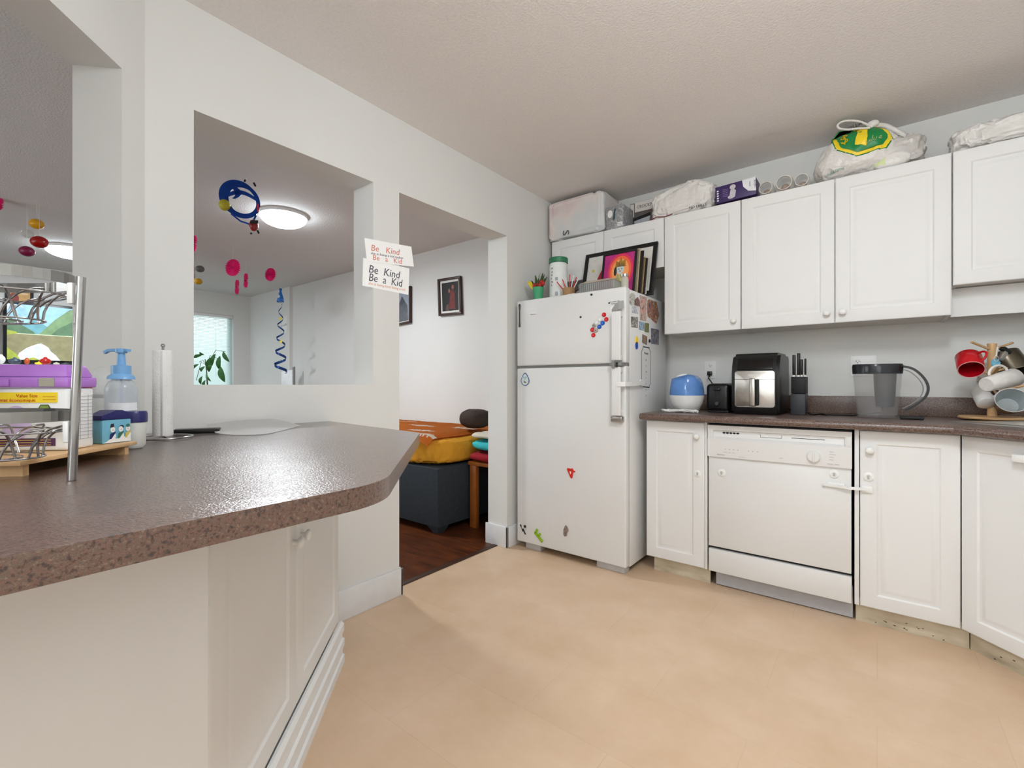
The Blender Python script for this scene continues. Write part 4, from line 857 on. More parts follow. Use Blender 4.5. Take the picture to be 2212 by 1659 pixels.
F = Fr((ax0,ay0-.0005,BZ),(1,0,0),(0,0,1),(0,-1,0)); w=ax1-ax0
def rr_(x0_,y0_,x1_,y1_,r_,n=5):
    o=[]
    for cx_,cy_,a_ in ((x1_-r_,y1_-r_,0),(x0_+r_,y1_-r_,PI/2),(x0_+r_,y0_+r_,PI),(x1_-r_,y0_+r_,1.5*PI)):
        o += [(cx_+r_*math.cos(a_+PI/2*i/n),cy_+r_*math.sin(a_+PI/2*i/n)) for i in range(n+1)]
    return o
b = MB(); b.prism(rr_(.020,.040,w-.020,.236,.012),0,.005,F=F,bev=.0015); st = b.build('drawer_front',M['steel'],t)
MB().rect(F,.018,.188,w-.018,.1905,.0045,.001).build('seam',M['mblack'],st)
MB().fbox(F,(.098,.044,.006),(.128,.197,.040),bev=.006,seg=3).build('handle',M['steel'],st)
MB().fbox(F,(.128,.050,.005),(.142,.192,.034),bev=.005).build('handle_grip',M['mblack'],st)
MB().text(F,'INSIGNIA',w/2,.208,.014,.0052,.0005,align='CENTER').build('lettering',M['white'],st,smooth=0)
FT_ = Fr((ax0,ay0+.0092,BZ+.262),(1,0,0),Vector((0,.025,.048)),None); FT_.n = Vector((0,-.88,.46)).normalized()
MB().fbox(FT_,(.03,-.02,.001),(w-.03,.048,.003),bev=.001).build('touch_display',mat('display_gloss',(6,6,8),.08),t)
# knife block
t = thing('knife_block','black and charcoal knife block holding black-handled knives','knife block',(-.325,2.98,BZ)); kx0,kx1=-.368,-.300
b = MB(); b.box((kx0,2.91,BZ),(kx1,3.03,BZ+.112),bev=.003); b.build('lower_block',M['dgrey'],t)
MB().box((kx0+.001,2.915,BZ+.113),(kx1-.001,3.04,BZ+.205),bev=.004).build('upper_block',M['mblack'],t)
for i,(dx_,dy_,z1_,w_) in enumerate(((.010,.03,.325,.010),(.030,.05,.335,.010),(.046,.03,.300,.008),(.061,.05,.305,.006),(.030,.09,.27,.008))):
    kn = thing('kitchen_knife','black-handled kitchen knife in the knife block, '+['leftmost','tallest, second from the left','shorter, third from the left','slim, rightmost','short one at the back'][i],'knife',(kx0+dx_,2.93+dy_,BZ+.2),0,'knives in the knife block')
    MB().box((kx0+dx_-w_*.7,2.93+dy_-.014,BZ+.215),(kx0+dx_+w_*.7,2.93+dy_+.014,BZ+z1_),bev=.004,seg=3).build('handle',M['black'],kn)
    MB().box((kx0+dx_-w_*.5,2.93+dy_-.010,BZ+.2055),(kx0+dx_+w_*.5,2.93+dy_+.010,BZ+.2155)).build('bolster',M['steel'],kn)
# pitcher
t = thing('water_pitcher','clear filter water pitcher with a smoky lid and big looped handle','pitcher',(.0,2.90,BZ)); c=(.0,2.88,BZ)
pg = mat('pitcher_plastic',(178,178,178),.08,alpha=.15,var=0,spec=.8)
b = MB(); b.lathe([(0,.002),(.076,.002),(.080,.01),(.096,.22),(.094,.22),(.077,.013),(0,.008)],c,seg=44,sx=1.0,sy=.62); b.build('jug',pg,t,smooth=50)
MB().lathe([(.0975,.215),(.100,.250),(.097,.262),(0,.262),(0,.215),(.0975,.215)],c,seg=44,sx=1.0,sy=.62).build('lid',mat('smoky_lid',(38,40,44),.15,alpha=.93),t,smooth=40)
MB().lathe([(0,.055),(.034,.055),(.040,.11),(.045,.214),(0,.214)],(c[0]+.03,c[1],BZ),seg=30,sx=1,sy=.8).build('filter',mat('filter_grey',(60,62,68),.3,alpha=.85),t,smooth=50)
h_ = [(.095,.250),(.135,.235),(.170,.195),(.186,.150),(.176,.105),(.140,.065),(.105,.040)]
MB().strip(cat([(c[0]+a,c[1],BZ+z_) for a,z_ in h_]),(0,1,0),.023,.010).build('handle',M['black'],t,smooth=60)
MB().strip(cat([(c[0]+a*.93-.004,c[1],BZ+z_*.9+.012) for a,z_ in h_]),(0,1,0),.012,.004).build('handle_lining',M['grey'],t,smooth=60)
b = MB(); b.box((.085,2.84,BZ),(.17,2.89,BZ+.014),bev=.004); tag(b.build('black_clip',M['mblack']),'flat black plastic clip on the counter right of the pitcher','clip')
b = MB(); pts=[(-.295,3.06,BZ+.004),(-.285,2.96,BZ+.004),(-.26,2.88,BZ+.004),(-.22,2.85,BZ+.012),(-.20,2.88,BZ+.006),(-.23,2.90,BZ+.006),(-.19,2.92,BZ+.005),(-.10,2.95,BZ+.004),(-.05,3.0,BZ+.01),(.02,3.10,BZ+.02),(.03,3.175,BZ+.12)]
pts=[(-.41,3.12,BZ+.03),(-.38,3.10,BZ+.004),(-.34,3.08,BZ+.004)]+pts; b.tube(pts,.0035,seg=6); b.build('power_cord',M['black'],fryer)
# outlets
def plate(px0,py0,px1,py1,label,gang):
    a = Y(px0,py0,WY); c_ = Y(px1,py1,WY); F = Fr((a.x,WY-.0005,c_.z),(1,0,0),(0,0,1),(0,-1,0)); w_=c_.x-a.x; h_=.5*(a.z-c_.z)+.055
    t = thing('wall_outlet',label,'outlet',tuple(F.p(w_/2,h_/2,0)))
    b = MB(); b.prism(rr_(0,0,w_,h_,.004),0,.005,F=F,bev=.002); b.build('cover_plate',M['white'],t)
    cx_ = w_/2 if gang==1 else w_*.27
    for cy_ in (h_*.28,h_*.72):
        n = MB()
        n.disc(F,cx_,cy_,.016,.014,.0045,.002,m=0); n.rect(F,cx_-.007,cy_-.002,cx_-.005,cy_+.007,.0066,.0004,m=1); n.rect(F,cx_+.005,cy_-.002,cx_+.007,cy_+.006,.0066,.0004,m=1); n.disc(F,cx_,cy_-.007,.0025,None,.0066,.0004,m=1,seg=10); n.build('socket',[M['white'],M['ink']],t,smooth=0)
    n = MB()
    if gang==2: n.rect(F,w_*.72-.006,h_/2-.014,w_*.72+.006,h_/2+.014,.0045,.003,m=0); n.rect(F,w_*.72-.003,h_/2-.002,w_*.72+.003,h_/2+.010,.0075,.006,m=0)
    n.build('switch',[M['white'],M['ink']],t,smooth=0) if gang==2 else None; return F,w_,h_
F1,w1,h1 = plate(1523,779,1547,817,'single wall outlet with a black plug above the toaster',1)
plate(1838,769,1893,812,'double wall plate with outlet and switch above the pitcher',2)
MB().fbox(F1,(w1/2-.014,h1*.28-.014,.0073),(w1/2+.014,h1*.28+.014,.032),bev=.004).build('plug',M['black'],toaster)
MB().tube([F1.p(w1/2,h1*.2,.03),F1.p(w1/2,h1*.0,.045),F1.p(w1/2+.02,-.03,.045),F1.p(w1/2+.05,-.075,.05),F1.p(w1/2+.06,-.13,.055),F1.p(w1/2+.06,-.20,.06)],.0035,seg=8).build('power_cord',M['black'],toaster)
# ---- mug tree
mc = D(2143,905,2.13); mc = Vector((mc.x,mc.y,BZ)); 
t = thing('mug_tree','light wooden mug tree with round base beside the sink','mug tree',tuple(mc))
# rests partly over the sink rim: a slightly raised base
zb = BZ+.006
MB().lathe([(0,0),(.114,0),(.116,.005),(.112,.011),(0,.011)],(mc.x,mc.y,zb),seg=44).build('base',M['woodl'],t,smooth=40)
MB().cyl((mc.x,mc.y,zb+.011),(mc.x,mc.y,zb+.345),.0165,seg=24).build('post',M['woodl'],t)
def cw(r,v,z): return RD*r+VD*v+ZD*z
pk = MB()
for (dr,dv,z0_) in ((-.115,-.02,.315),(.115,.02,.315),(-.10,.06,.205),(.105,-.04,.215),(-.06,-.09,.20),(.07,-.08,.12)):
    p0 = Vector((mc.x,mc.y,zb+z0_)); pk.cyl(p0,p0+cw(dr,dv,.035),.0055,seg=12)
pk.build('pegs',M['woodl'],t)
def mug(name,label,open_c,axis,r,h,mo,mi,hdir=None,r2=None,rimm=None,taper=1,handle=True):
    axis = Vector(axis).normalized(); base = Vector(open_c)-axis*h; rb = r*taper
    t = thing(name,label,'mug',tuple(base))
    MB().lathe([(0,0),(rb*.9,0),(rb,.004),(r,h-.001),(r-.001,h),(r-.0035,h-.001),(rb-.004,.008),(0,.006)],base,axis,seg=36,mats=[0,0,0,2,2,1,1]).build('cup',[mo,mi,rimm or mo],t,smooth=50)
    if handle and hdir:
        hd = Vector(hdir); hd = (hd-axis*hd.dot(axis)).normalized(); pts = [base+axis*(h*.5+h*.32*math.cos(a))+hd*(r*.93+.030*math.sin(a)) for a in [PI*i/10 for i in range(11)]]
        MB().tube(pts,.0045,seg=8).build('handle',mo,t,smooth=60)
    return t
ceram = mat('ceramic_white',(226,225,222),.2); 
zc = lambda px,py,d: D(px,py,d)
mug('mug','red mug with small white hearts hanging at the upper left of the mug tree',zc(2098,799,2.03),cw(-.45,-.60,-.62),.045,.095,mat('mug_red',(190,12,26),.2),mat('mug_red_in',(168,8,24),.3),cw(.6,0,1),rimm=pm('rim_pink',(232,170,170)))
mug('mug','tall white tapered mug lying across the front of the mug tree',zc(2190,815,1.90),cw(.93,.12,.22),.037,.135,mat('mug_greyish',(214,212,208),.3,var=.06,nscale=60),ceram,cw(-.3,0,1),taper=.8)
mug('mug','white mug at the lower left of the mug tree, printed base facing out',zc(2118,845,2.17),cw(.32,.62,.62),.036,.085,ceram,ceram,cw(.5,0,1),taper=.95)
mug('mug','dark mug with pale grey inside at the lower right of the mug tree',zc(2187,864,2.02),cw(-.55,-.80,.38),.056,.085,mat('mug_plum',(70,48,52),.3),mat('mug_in_grey',(184,192,194),.15),cw(-.6,0,.8),taper=.7,rimm=ceram)
mug('mug','large brown metallic mug at the upper right of the mug tree',zc(2196,806,2.12),cw(.05,-.50,-.80),.058,.105,mat('mug_bronze',(96,88,74),.3,metal=.7),mat('mug_bronze_in',(80,74,62),.35,metal=.6),cw(-1,0,.4),rimm=mat('mug_edge',(190,186,176),.25,metal=.8))
mug('mug','white mug partly hidden behind the tall one on the mug tree',zc(2133,825,2.24),cw(-.1,.3,-.9),.040,.085,mat('mug_beige',(200,194,184),.3),ceram,cw(-1,0,0))
t = thing('blue_tag','pale blue round tag on a ring hanging from the mug tree post','tag',tuple(zc(2150,782,2.03)))
MB().prism([(.021*math.cos(a),.021*math.sin(a)) for a in [2*PI*i/7 for i in range(7)]],0,.003,F=Fr(zc(2150,784,2.03),RD,ZD,-VD)).build('tag_disc',pm('tag_blue',(120,188,214)),t)
MB().tube([zc(2152,775,2.025)+cw(.010*math.cos(a),0,.012*math.sin(a)) for a in [2*PI*i/14 for i in range(14)]],.0012,seg=6,closed=True).tube([zc(2152,770,2.03),zc(2155,750,2.05)],.003,seg=6).build('ring',M['white'],t)
t = thing('metal_clip','silver and black clip hanging at the top of the mug tree','clip',tuple(zc(2165,765,2.0)))
FQ = Fr(zc(2165,768,2.02),(RD*.8-ZD*.5),(RD*.5+ZD*.8),-VD); MB().fbox(FQ,(-.012,-.022,0),(.008,.018,.012),bev=.002).build('clip_body',M['steel'],t); MB().fbox(FQ,(-.02,.018,-.01),(.02,.034,.012),bev=.003).build('clip_jaw',M['mblack'],t)
# ================================================================== ON THE PENINSULA
UU = Vector((-S2,S2,0)); VV = Vector((-S2,-S2,0))
TO = Vector((-1.182,.106,CT))
t = thing('wooden_tray','light bamboo riser tray on the peninsula counter','tray',tuple(TO+UU*.15+VV*.1))
TF = Fr(TO,UU,-VV,(0,0,1))  # u along the wall, v negative goes to wall
TF = Fr(TO,UU,VV,None); TF.n = Vector((0,0,1))
MB().fbox(TF,(0,0,.020),(.300,.225,.028),bev=.001).build('deck',M['woodl'],t)
b = MB(); b.fbox(TF,(.012,.006,0),(.024,.22,.020)); b.build('foot',M['woodl'],t)
b = MB(); b.fbox(TF,(.268,.006,0),(.280,.22,.020)); b.build('foot',M['woodl'],t)
tz = .0285
t = thing('wipes_box','white value-size box with a purple lid and yellow banner on the wooden tray','box',tuple(TF.p(.14,.12,tz)))
BO = Vector((-1.297,.183,CT+tz)); BF = Fr(BO,VV,(0,0,1),None); BF.n = -UU    # front face: u to the wall (left in view), n to the viewer
# extents: u 0..~.2 , depth along UU .072
bxm = MB(); bxm.fbox(BF,(0,0,-.070),(.178,.128,0),bev=.006,seg=3); bxm.build('carton',M['white'],t)
b = MB(); b.fbox(BF,(-.003,.129,-.074),(.182,.150,.003),bev=.003); b.hexa([BF.p(*q_) for q_ in ((.0,.150,-.071),(.18,.150,-.071),(.18,.150,.001),(.0,.150,.001),(.010,.176,-.062),(.17,.176,-.062),(.17,.176,-.008),(.010,.176,-.008))],bev=.004); lid = b.build('lid',M['purple'],t)
G = Fr(BF.p(.178,0,.0004),-VV,(0,0,1),None); G.n = -UU    # reading direction left->right
b = MB(); W_ = .178
b.rect(G,.03,.098,W_-.018,.119,0,.0005,0); b.text(G,'Value Size',.085,.109,.0095,.0006,.0004,m=1); b.text(G,'Format économique',.042,.1005,.0095,.0006,.0004,m=1)
b.rect(G,.133,.110,.156,.1108,.0006,.0003,m=1); b.rect(G,.133,.104,.157,.1048,.0006,.0003,m=1)
b.disc(G,.085,.058,.027,.034,0,.0005,m=2,seg=30); b.disc(G,.035,.058,.022,.03,0,.0005,m=2,seg=30)
hx = [(W_-.042+.014*math.cos(a),.082+.014*math.sin(a)) for a in [PI/3*i for i in range(6)]]; b.poly(G,hx,0,.0006,3); b.poly(G,[(W_-.042+.012*math.cos(a),.082+.012*math.sin(a)) for a in [PI/3*i for i in range(6)]],.0006,.0003,4); b.poly(G,[(W_-.052,.0715),(W_-.032,.0715),(W_-.030,.080),(W_-.054,.080)],.0009,.0003,5)
b.rect(G,.02,.010,W_-.022,.026,0,.0005,m=6)
for i in range(3): b.rect(G,.025,.012+i*.005,W_-.03,.0128+i*.005,.0005,.0003,m=0)
for i in range(5): b.rect(G,.06,.036+i*.007,.118,.0372+i*.007,0,.0003,m=7)
b.build('printed_label',[M['yellow'],pm('orange_red_print',(196,70,30)),pm('lilac_circle',(206,186,222)),pm('hex_dark',(60,66,40)),pm('hex_green',(120,150,60)),pm('hex_blue',(110,160,190)),pm('plum_print',(84,44,84)),pm('fine_print',(140,140,150))],t,smooth=0)
G2 = Fr(BF.p(-.0004,0,0),UU,(0,0,1),None); G2.n = -VV
b = MB(); rows = 13
for i in range(rows): b.rect(G2,.010,.020+i*.0075,.064,.0206+i*.0075,0,.0003,0)
for u_ in (.010,.024,.032,.052,.0635): b.rect(G2,u_,.02,u_+.0006,.113,0,.0003,0)
b.rect(G2,.010,.115,.030,.117,0,.0003,1)
b.build('side_label',[pm('table_line',(160,160,170)),M['ink']],t,smooth=0)
MB().fbox(G,(W_-.050,.131,.003),(W_-.022,.148,.0036)).build('foil_sticker',pm('foil_sticker',(170,166,150),rough=.3),lid)
b = MB(); b.fbox(G,(.01,.131,.0028),(.075,.146,.0055),bev=.002); b.build('clasp',M['purple'],lid)
# snowman tin
t = thing('snowman_tin','small light blue tin with snowmen and a navy scalloped lid on the wooden tray','tin',tuple(Vector((-1.41,.27,CT+tz))))
SFm = Fr(Vector((-1.375,.250,CT+tz)),(UU-VV*.35),(0,0,1),None); SFm.n = Vector((SFm.u.y,-SFm.u.x,0)); 
if SFm.n.dot(VD) > 0: SFm.n = -SFm.n
MB().fbox(SFm,(.001,0,-.045),(.0655,.054,0),bev=.003).build('tin',pm('tin_blue',(112,176,200),rough=.3),t)
MB().prism([(-.001,.0545),(.067,.0545),(.067,.062),(.058,.070),(.045,.075),(.030,.075),(.015,.068),(-.001,.064)],-.046,.001,F=SFm,bev=.001).build('lid',M['navy'],t)
b = MB(); S3 = Fr(SFm.p(0,0,.0003),SFm.u,SFm.v,SFm.n); b.poly(S3,[(0.002,.001),(.064,.001),(.064,.010),(.055,.014),(.035,.010),(.018,.010),(.010,.004)],0,.0004,0)
for i,(x_,sc2) in enumerate(((.024,2),(.042,3),(.058,4))):
    b.disc(S3,x_,.016,.006,.008,.0004,.0004,m=0,seg=16); b.disc(S3,x_-.001,.031,.0052,.0065,.0004,.0004,m=0,seg=16); b.poly(S3,[(x_-.006,.022),(x_+.005,.026),(x_+.005,.023),(x_-.004,.010),(x_-.008,.010)],.0008,.0003,m=sc2); b.disc(S3,x_-.0005,.030,.001,None,.0008,.0003,m=5,seg=8)
b.poly(S3,[(.018,.036),(.026,.037),(.025,.045),(.019,.044)],.0008,.0003,m=1); b.disc(S3,.057,.038,.0045,.004,.0008,.0003,m=3,seg=12); b.disc(S3,.043,.036,.005,.004,.0003,.0003,m=1,seg=12)
b.build('snowmen_print',[M['white'],M['ink'],M['navy'],pm('scarf_green',(60,110,90)),pm('scarf_yellow',(200,180,90)),pm('nose_red',(210,80,70))],t,smooth=0)
# navy lid jar
jc = D(287,960,1.19); jc.z = BZ; t = thing('wipes_jar','squat white jar with a navy blue lid beside the snowman tin','jar',tuple(jc))
MB().lathe([(0,0),(.020,0),(.026,.008),(.0285,.05),(.0285,.066),(0,.066)],jc,seg=32).build('jar',mat('jar_milky',(224,224,218),.3,sss=.1),t,smooth=40)
MB().lathe([(0,.0665),(.0305,.0665),(.0305,.088),(.028,.094),(0,.096)],jc,seg=32).build('lid',M['navy'],t,smooth=40)
# pump bottle
bc = D(262,925,1.22); bc.z = BZ; t = thing('pump_bottle','clear sanitizer bottle with a light blue pump behind the tray','bottle',tuple(bc))
MB().lathe([(0,0),(.030,0),(.0345,.006),(.0345,.150),(.031,.165),(.018,.178),(.016,.19),(0,.19)],bc,seg=36).build('bottle',mat('gel_plastic',(214,226,234),.08,alpha=.42,var=0,spec=.8),t,smooth=50)
b = MB(); b.lathe([(0,.176),(.030,.176),(.028,.184),(.021,.190),(.021,.212),(.010,.214),(.008,.245),(.013,.246),(.013,.256),(0,.258)],bc,seg=28); b.strip([bc+ZD*.252+RD*.02,bc+ZD*.253-RD*.01,bc+ZD*.252-RD*.034,bc+ZD*.246-RD*.044],-VD,[.014,.014,.009,.007],.007); b.build('pump',M['lblue'],t,smooth=40)
b = MB(); b.lathe([(.0348,.015),(.0352,.015),(.0352,.115),(.0348,.115),(.0348,.015)],bc,seg=60)
for f_ in list(b.b.faces):
    dv = f_.calc_center_median()-bc; 
    if dv.dot(RD) < -.006 or dv.dot(VD) > .01: b.b.faces.remove(f_)
b.build('label',pm('label_white',(236,238,240)),t,smooth=60)
MB().cyl(bc+ZD*.01,bc+ZD*.176,.003,seg=8).build('dip_tube',pm('tube_lilac',(186,186,220)),t)
# clear baby bottle with red cap leaning behind
cc = D(220,925,1.30); cc.z = BZ; t = thing('clear_bottle','clear rounded bottle between the purple lidded box and the pump bottle','bottle',tuple(cc))
MB().lathe([(0,0),(.024,0),(.026,.006),(.026,.14),(.024,.178),(.015,.205),(0,.213)],cc,seg=30).build('bottle',mat('clear_pp',(226,230,230),.1,alpha=.30,var=0,spec=.8),t,smooth=50)
b = MB(); FR3 = Fr(cc+VD*-.03,RD,ZD,-VD); b.fbox(FR3,(-.024,.140,-.004),(-.002,.160,.008),bev=.003); b.build('red_spout',mat('spout_red',(206,60,56),.35),t)
MB().lathe([(.0262,.125),(.0275,.125),(.0275,.135),(.0262,.135),(.0262,.125)],cc,seg=30).build('collar',mat('collar_clear',(210,214,214),.15,alpha=.5),t)
# paper towel holder
pc = D(352,947,1.40); pc.z = BZ; t = thing('paper_towel_holder','wire paper towel holder on the peninsula beside the wall','paper towel holder',tuple(pc))
MB().tube([pc+Vector((.075*math.cos(a),.075*math.sin(a),.004)) for a in [2*PI*i/32 for i in range(32)]],.0028,seg=8,closed=True).tube([pc+Vector((-.075,0,.004)),pc+Vector((.075,0,.004))],.0025,seg=8).build('wire_base',M['chrome'],t)
MB().cyl(pc+ZD*.003,pc+ZD*.278,.0035,seg=10).ball(pc+ZD*.280,.006,seg=10,rings=8).build('rod',M['chrome'],t)
t = thing('paper_towel_roll','slim nearly used up white paper towel roll on the wire holder','paper roll',tuple(pc+ZD*.008))
MB().lathe([(.010,.009),(.0255,.009),(.026,.012),(.026,.262),(.0255,.265),(.010,.265),(.010,.009)],pc,seg=32).build('roll',mat('tissue',(236,235,232),.9,bump=.3,bscale=200),t,smooth=40)
MB().strip([pc+cw(.012,-.0245,.137),pc+cw(.020,-.028,.137),pc+cw(.026,-.026,.137)],(0,0,1),.25,.0006).build('loose_sheet',M['paper'],t)
# black remote/tablet and paper sheet
a = Z(372,940,CT); b = MB(); F = Fr(a+ZD*.001,Vector((.10,.16,0)),Vector((-.16,.10,0)),None); F.n = Vector((0,0,1))
p1 = Z(474,936,CT); F = Fr(Vector((a.x,a.y,BZ)),Vector((p1.x-a.x,p1.y-a.y,0)),Vector((-(p1.y-a.y),p1.x-a.x,0)),None); F.n = Vector((0,0,1)); Lk = (Vector((p1.x-a.x,p1.y-a.y,0))).length
b.fbox(F,(0,0,.0),(Lk,.05,.016),bev=.004); tag(b.build('remote_control',M['black']),'long black remote control lying by the wall under the paper sheet','remote control')
b = MB(); N1,N2 = 20,16
lift = lambda v_,h_: v_+ZD*h_
fr_ = [lift(Z(466,938,CT),.004),lift(Z(500,941,CT),.003),lift(Z(540,941,CT),.0025),lift(Z(575,939,CT),.0025),lift(Z(612,931,CT),.003),lift(Z(651,921,CT),.004)]
bk_ = [X(446,916,WX+.05),X(480,912,WX+.022),X(520,908,WX+.014),X(560,906,WX+.012),X(585,905,WX+.014),X(604,906,WX+.03)]
FA, FB_ = cat(fr_,4), cat(bk_,4); g=[]
for i in range(len(FA)):
    row=[]
    for j in range(N2+1):
        v_ = j/N2; p = FA[i].lerp(FB_[i],v_); z0_ = FA[i].z; z1_ = FB_[i].z; p.z = z0_+(z1_-z0_)*(v_**1.25); p.z = max(p.z,BZ+.0012)
        row.append(b.b.verts.new(p))
    g.append(row)
for i in range(len(FA)-1):
    for j in range(N2): b.b.faces.new([g[i][j],g[i+1][j],g[i+1][j+1],g[i][j+1]])
bmesh.ops.solidify(b.b,geom=b.b.faces[:],thickness=.0006)
tag(b.build('paper_sheet',M['paper'],smooth=60),'curled white paper sheet lying on the peninsula counter below the pass-through','paper')
# chrome rack
rc = Z(155,1038,CT); t = thing('wire_basket_rack','two-tier chrome wire basket rack on the peninsula at the left edge','rack',(rc.x,rc.y,BZ))
def pole(p): return MB().tube([p+ZD*.0,p+RD*.008+ZD*.17,p+RD*.016+ZD*.345],.0066,seg=16)
p0 = Vector((rc.x,rc.y,BZ)); p2 = p0-RD*.345-VD*.02
pole(p0).build('post',M['chrome'],t); pole(p2).build('post',M['chrome'],t)
cR = p0-RD*.165
for tier,(zr,dep) in enumerate(((.100,.062),(.335,.062))):
    b = MB(); ell = lambda a,rx,ry,z_: cR+RD*(rx*math.cos(a))+VD*(ry*math.sin(a))+ZD*z_
    n = 56
    for i in range(n):
        a0_,a1_ = 2*PI*i/n, 2*PI*(i+1)/n
        b.hexa([ell(a0_,.152,.085,zr),ell(a1_,.152,.085,zr),ell(a1_,.150,.0835,zr),ell(a0_,.150,.0835,zr),ell(a0_,.152,.085,zr+.018),ell(a1_,.152,.085,zr+.018),ell(a1_,.150,.0835,zr+.018),ell(a0_,.150,.0835,zr+.018)])
    bmesh.ops.remove_doubles(b.b,verts=b.b.verts,dist=1e-5)
    b.build('rim_band',mat('rack_steel',(150,149,146),.3,1,var=.1,nscale=12),t,smooth=60)
    b = MB(); b.tube([ell(2*PI*i/40,.140,.078,zr-.018) for i in range(40)],.0016,seg=6,closed=True)
    b.tube([ell(2*PI*i/40,.105,.060,zr-dep) for i in range(40)],.0016,seg=6,closed=True); b.tube([ell(2*PI*i/40,.070,.040,zr-dep-.001) for i in range(40)],.0016,seg=6,closed=True)
    for k in range(12):
        a_ = 2*PI*k/12+.25; pts=[]
        for q_ in range(13):
            s_ = q_/12; an = a_+(s_-.5)*.8; rad = 1-.30*abs(math.cos(s_*PI))**1.2; hz = zr-dep+(dep-.012)*math.sin(s_*PI)**.8
            pts.append(ell(an,.145*rad,.081*rad,hz))
        b.tube(pts,.0019,seg=6)
    b.build('wire_basket',M['chrome'],t,smooth=60)
    for p_,sgn in ((p0,-1),(p2,1)): MB().fbox(Fr(p_+ZD*(zr-.036)+RD*(zr*.03),RD,ZD,-VD),(sgn*.004,0,-.006),(sgn*.014,.036,.006),bev=.002).build('clip',M['white'],t)
# ================================================================== PAPERS ON THE PILLAR
WF = Fr((WX+.0008,0,0),(0,1,0),(0,0,1),(1,0,0))
def note(pxs, lines, label, n0, curl):
    P_ = [X(a,c,WX) for a,c in pxs]; q_ = [(p.y,p.z) for p in P_]
    tl,tr,br,bl_ = q_; b = MB(); b.prism([bl_,br,tr,tl],n0,n0+.0005,F=wallF(WX))
    t = thing('handwritten_note',label,'note',tuple((P_[2]+P_[3])/2)); b.build('sheet',M['paper'],t,smooth=0)
    for txt,px,py,sz,mm,sh,sx in lines:
        p = X(px,py,WX); ang = math.atan2(tr[1]-tl[1],tr[0]-tl[0]); w_ = MB(); 
        w_.text(Fr((WX+n0+.0008,p.y,p.z),(0,1,0),(0,0,1),(1,0,0)),txt,0,0,sz,0,.0004,shear=sh,sx=sx,rot=ang); o=w_.build('handwriting',mm,t,smooth=0)
ro = pm('red_crayon',(222,120,104)); rk = pm('pencil_black',(70,72,84)); orr = pm('orange_pencil',(226,160,130))
note([(786.5,514),(888,533),(893.5,576),(792,565)],[('Be   Kind',800,541,.042,ro,.2,1.1),('she is being a kid maker',800,549,.017,rk,.2,1.2),('Be   a   Kid',804,561,.036,ro,.1,1.1)],'upper handwritten note in red letters taped to the pillar',.0014,0)
note([(784.5,557),(884,580),(882,637),(782.5,617)],[('Be  Kind',795,588,.054,rk,.2,1.0),('Be  a  Kid',795,606,.054,rk,.2,.95),('she is being kind being a kid',795,614,.018,orr,.2,1.1)],'lower handwritten note in black letters taped to the pillar',.0003,0)
# ================================================================== LIVING ROOM
def wall_pic(pts,yw,label,matte,mats_fn,bw=.022):
    P_ = [Y(a,c,yw) for a,c in pts]; o = P_[0]; u_ = (P_[1]-P_[0]); v_ = (P_[3]-P_[0]); F = Fr((o.x,yw-.004,o.z),u_,v_,None); F.n = Vector((0,-1,0)); w_,h_=u_.length,v_.length
    t = thing('framed_photograph',label,'picture frame',(o.x+w_/2,yw,o.z)); b = MB()
    for (a0,b0,a1,b1) in ((0,0,w_,bw),(0,h_-bw,w_,h_),(0,bw,bw,h_-bw),(w_-bw,bw,w_,h_-bw)): b.fbox(F,(a0,b0,0),(a1,b1,.028),bev=.002)
    b.build('frame',mat('dark_walnut',(56,32,28),.4),t); MB().fbox(F,(bw,bw,.002),(w_-bw,h_-bw,.010)).build('mat_board',pm('mat_board',(226,222,216)),t)
    p = MB(); ml = mats_fn(p,Fr(F.p(bw+matte,bw+matte,.0102),F.u,F.v,F.n),w_-2*(bw+matte),h_-2*(bw+matte)); p.build('photograph',ml,t,smooth=0)
def f_couple(p,F,w,h):
    p.rect(F,0,0,w,h,0,.0008,0); p.prism([(w*.42,.02),(w*.80,.01),(w*.78,h*.62),(w*.68,h*.76),(w*.52,h*.66)],.0008,.0014,1,F=F); p.disc(F,w*.68,h*.82,.016,.022,.0014,.0005,m=2); p.disc(F,w*.46,h*.70,.014,.02,.0014,.0005,m=2); p.prism([(w*.2,0),(w*.42,0),(w*.40,h*.25),(w*.25,h*.2)],.0008,.0014,3,F=F)
    return [pm('photo_black',(24,22,22)),mat('photo_red_sari',(110,34,30),.4,var=.3),pm('photo_skin',(150,96,76)),pm('photo_dim',(90,66,56))]
wall_pic([(952,683.5),(1001,679),(998.5,596),(949.5,604.5)],WY,'dark wood framed photo of a couple in red on the living room wall',.022,f_couple)
def f_bw(p,F,w,h):
    p.rect(F,0,0,w,h,0,.0008,0); p.prism([(w*.3,0),(w*.95,0),(w*.9,h*.5),(w*.62,h*.85),(w*.4,h*.5)],.0008,.0014,1,F=F); p.disc(F,w*.3,h*.75,.03,.04,.0008,.0006,m=2); return [pm('bw_light',(150,158,170)),mat('bw_dark',(70,74,82),.3,var=.4),pm('bw_white',(230,236,244))]
wall_pic([(842,707),(891,698),(891,621.5),(842,631)],WY,'dark wood framed black and white photo half hidden behind the pillar',.012,f_bw)
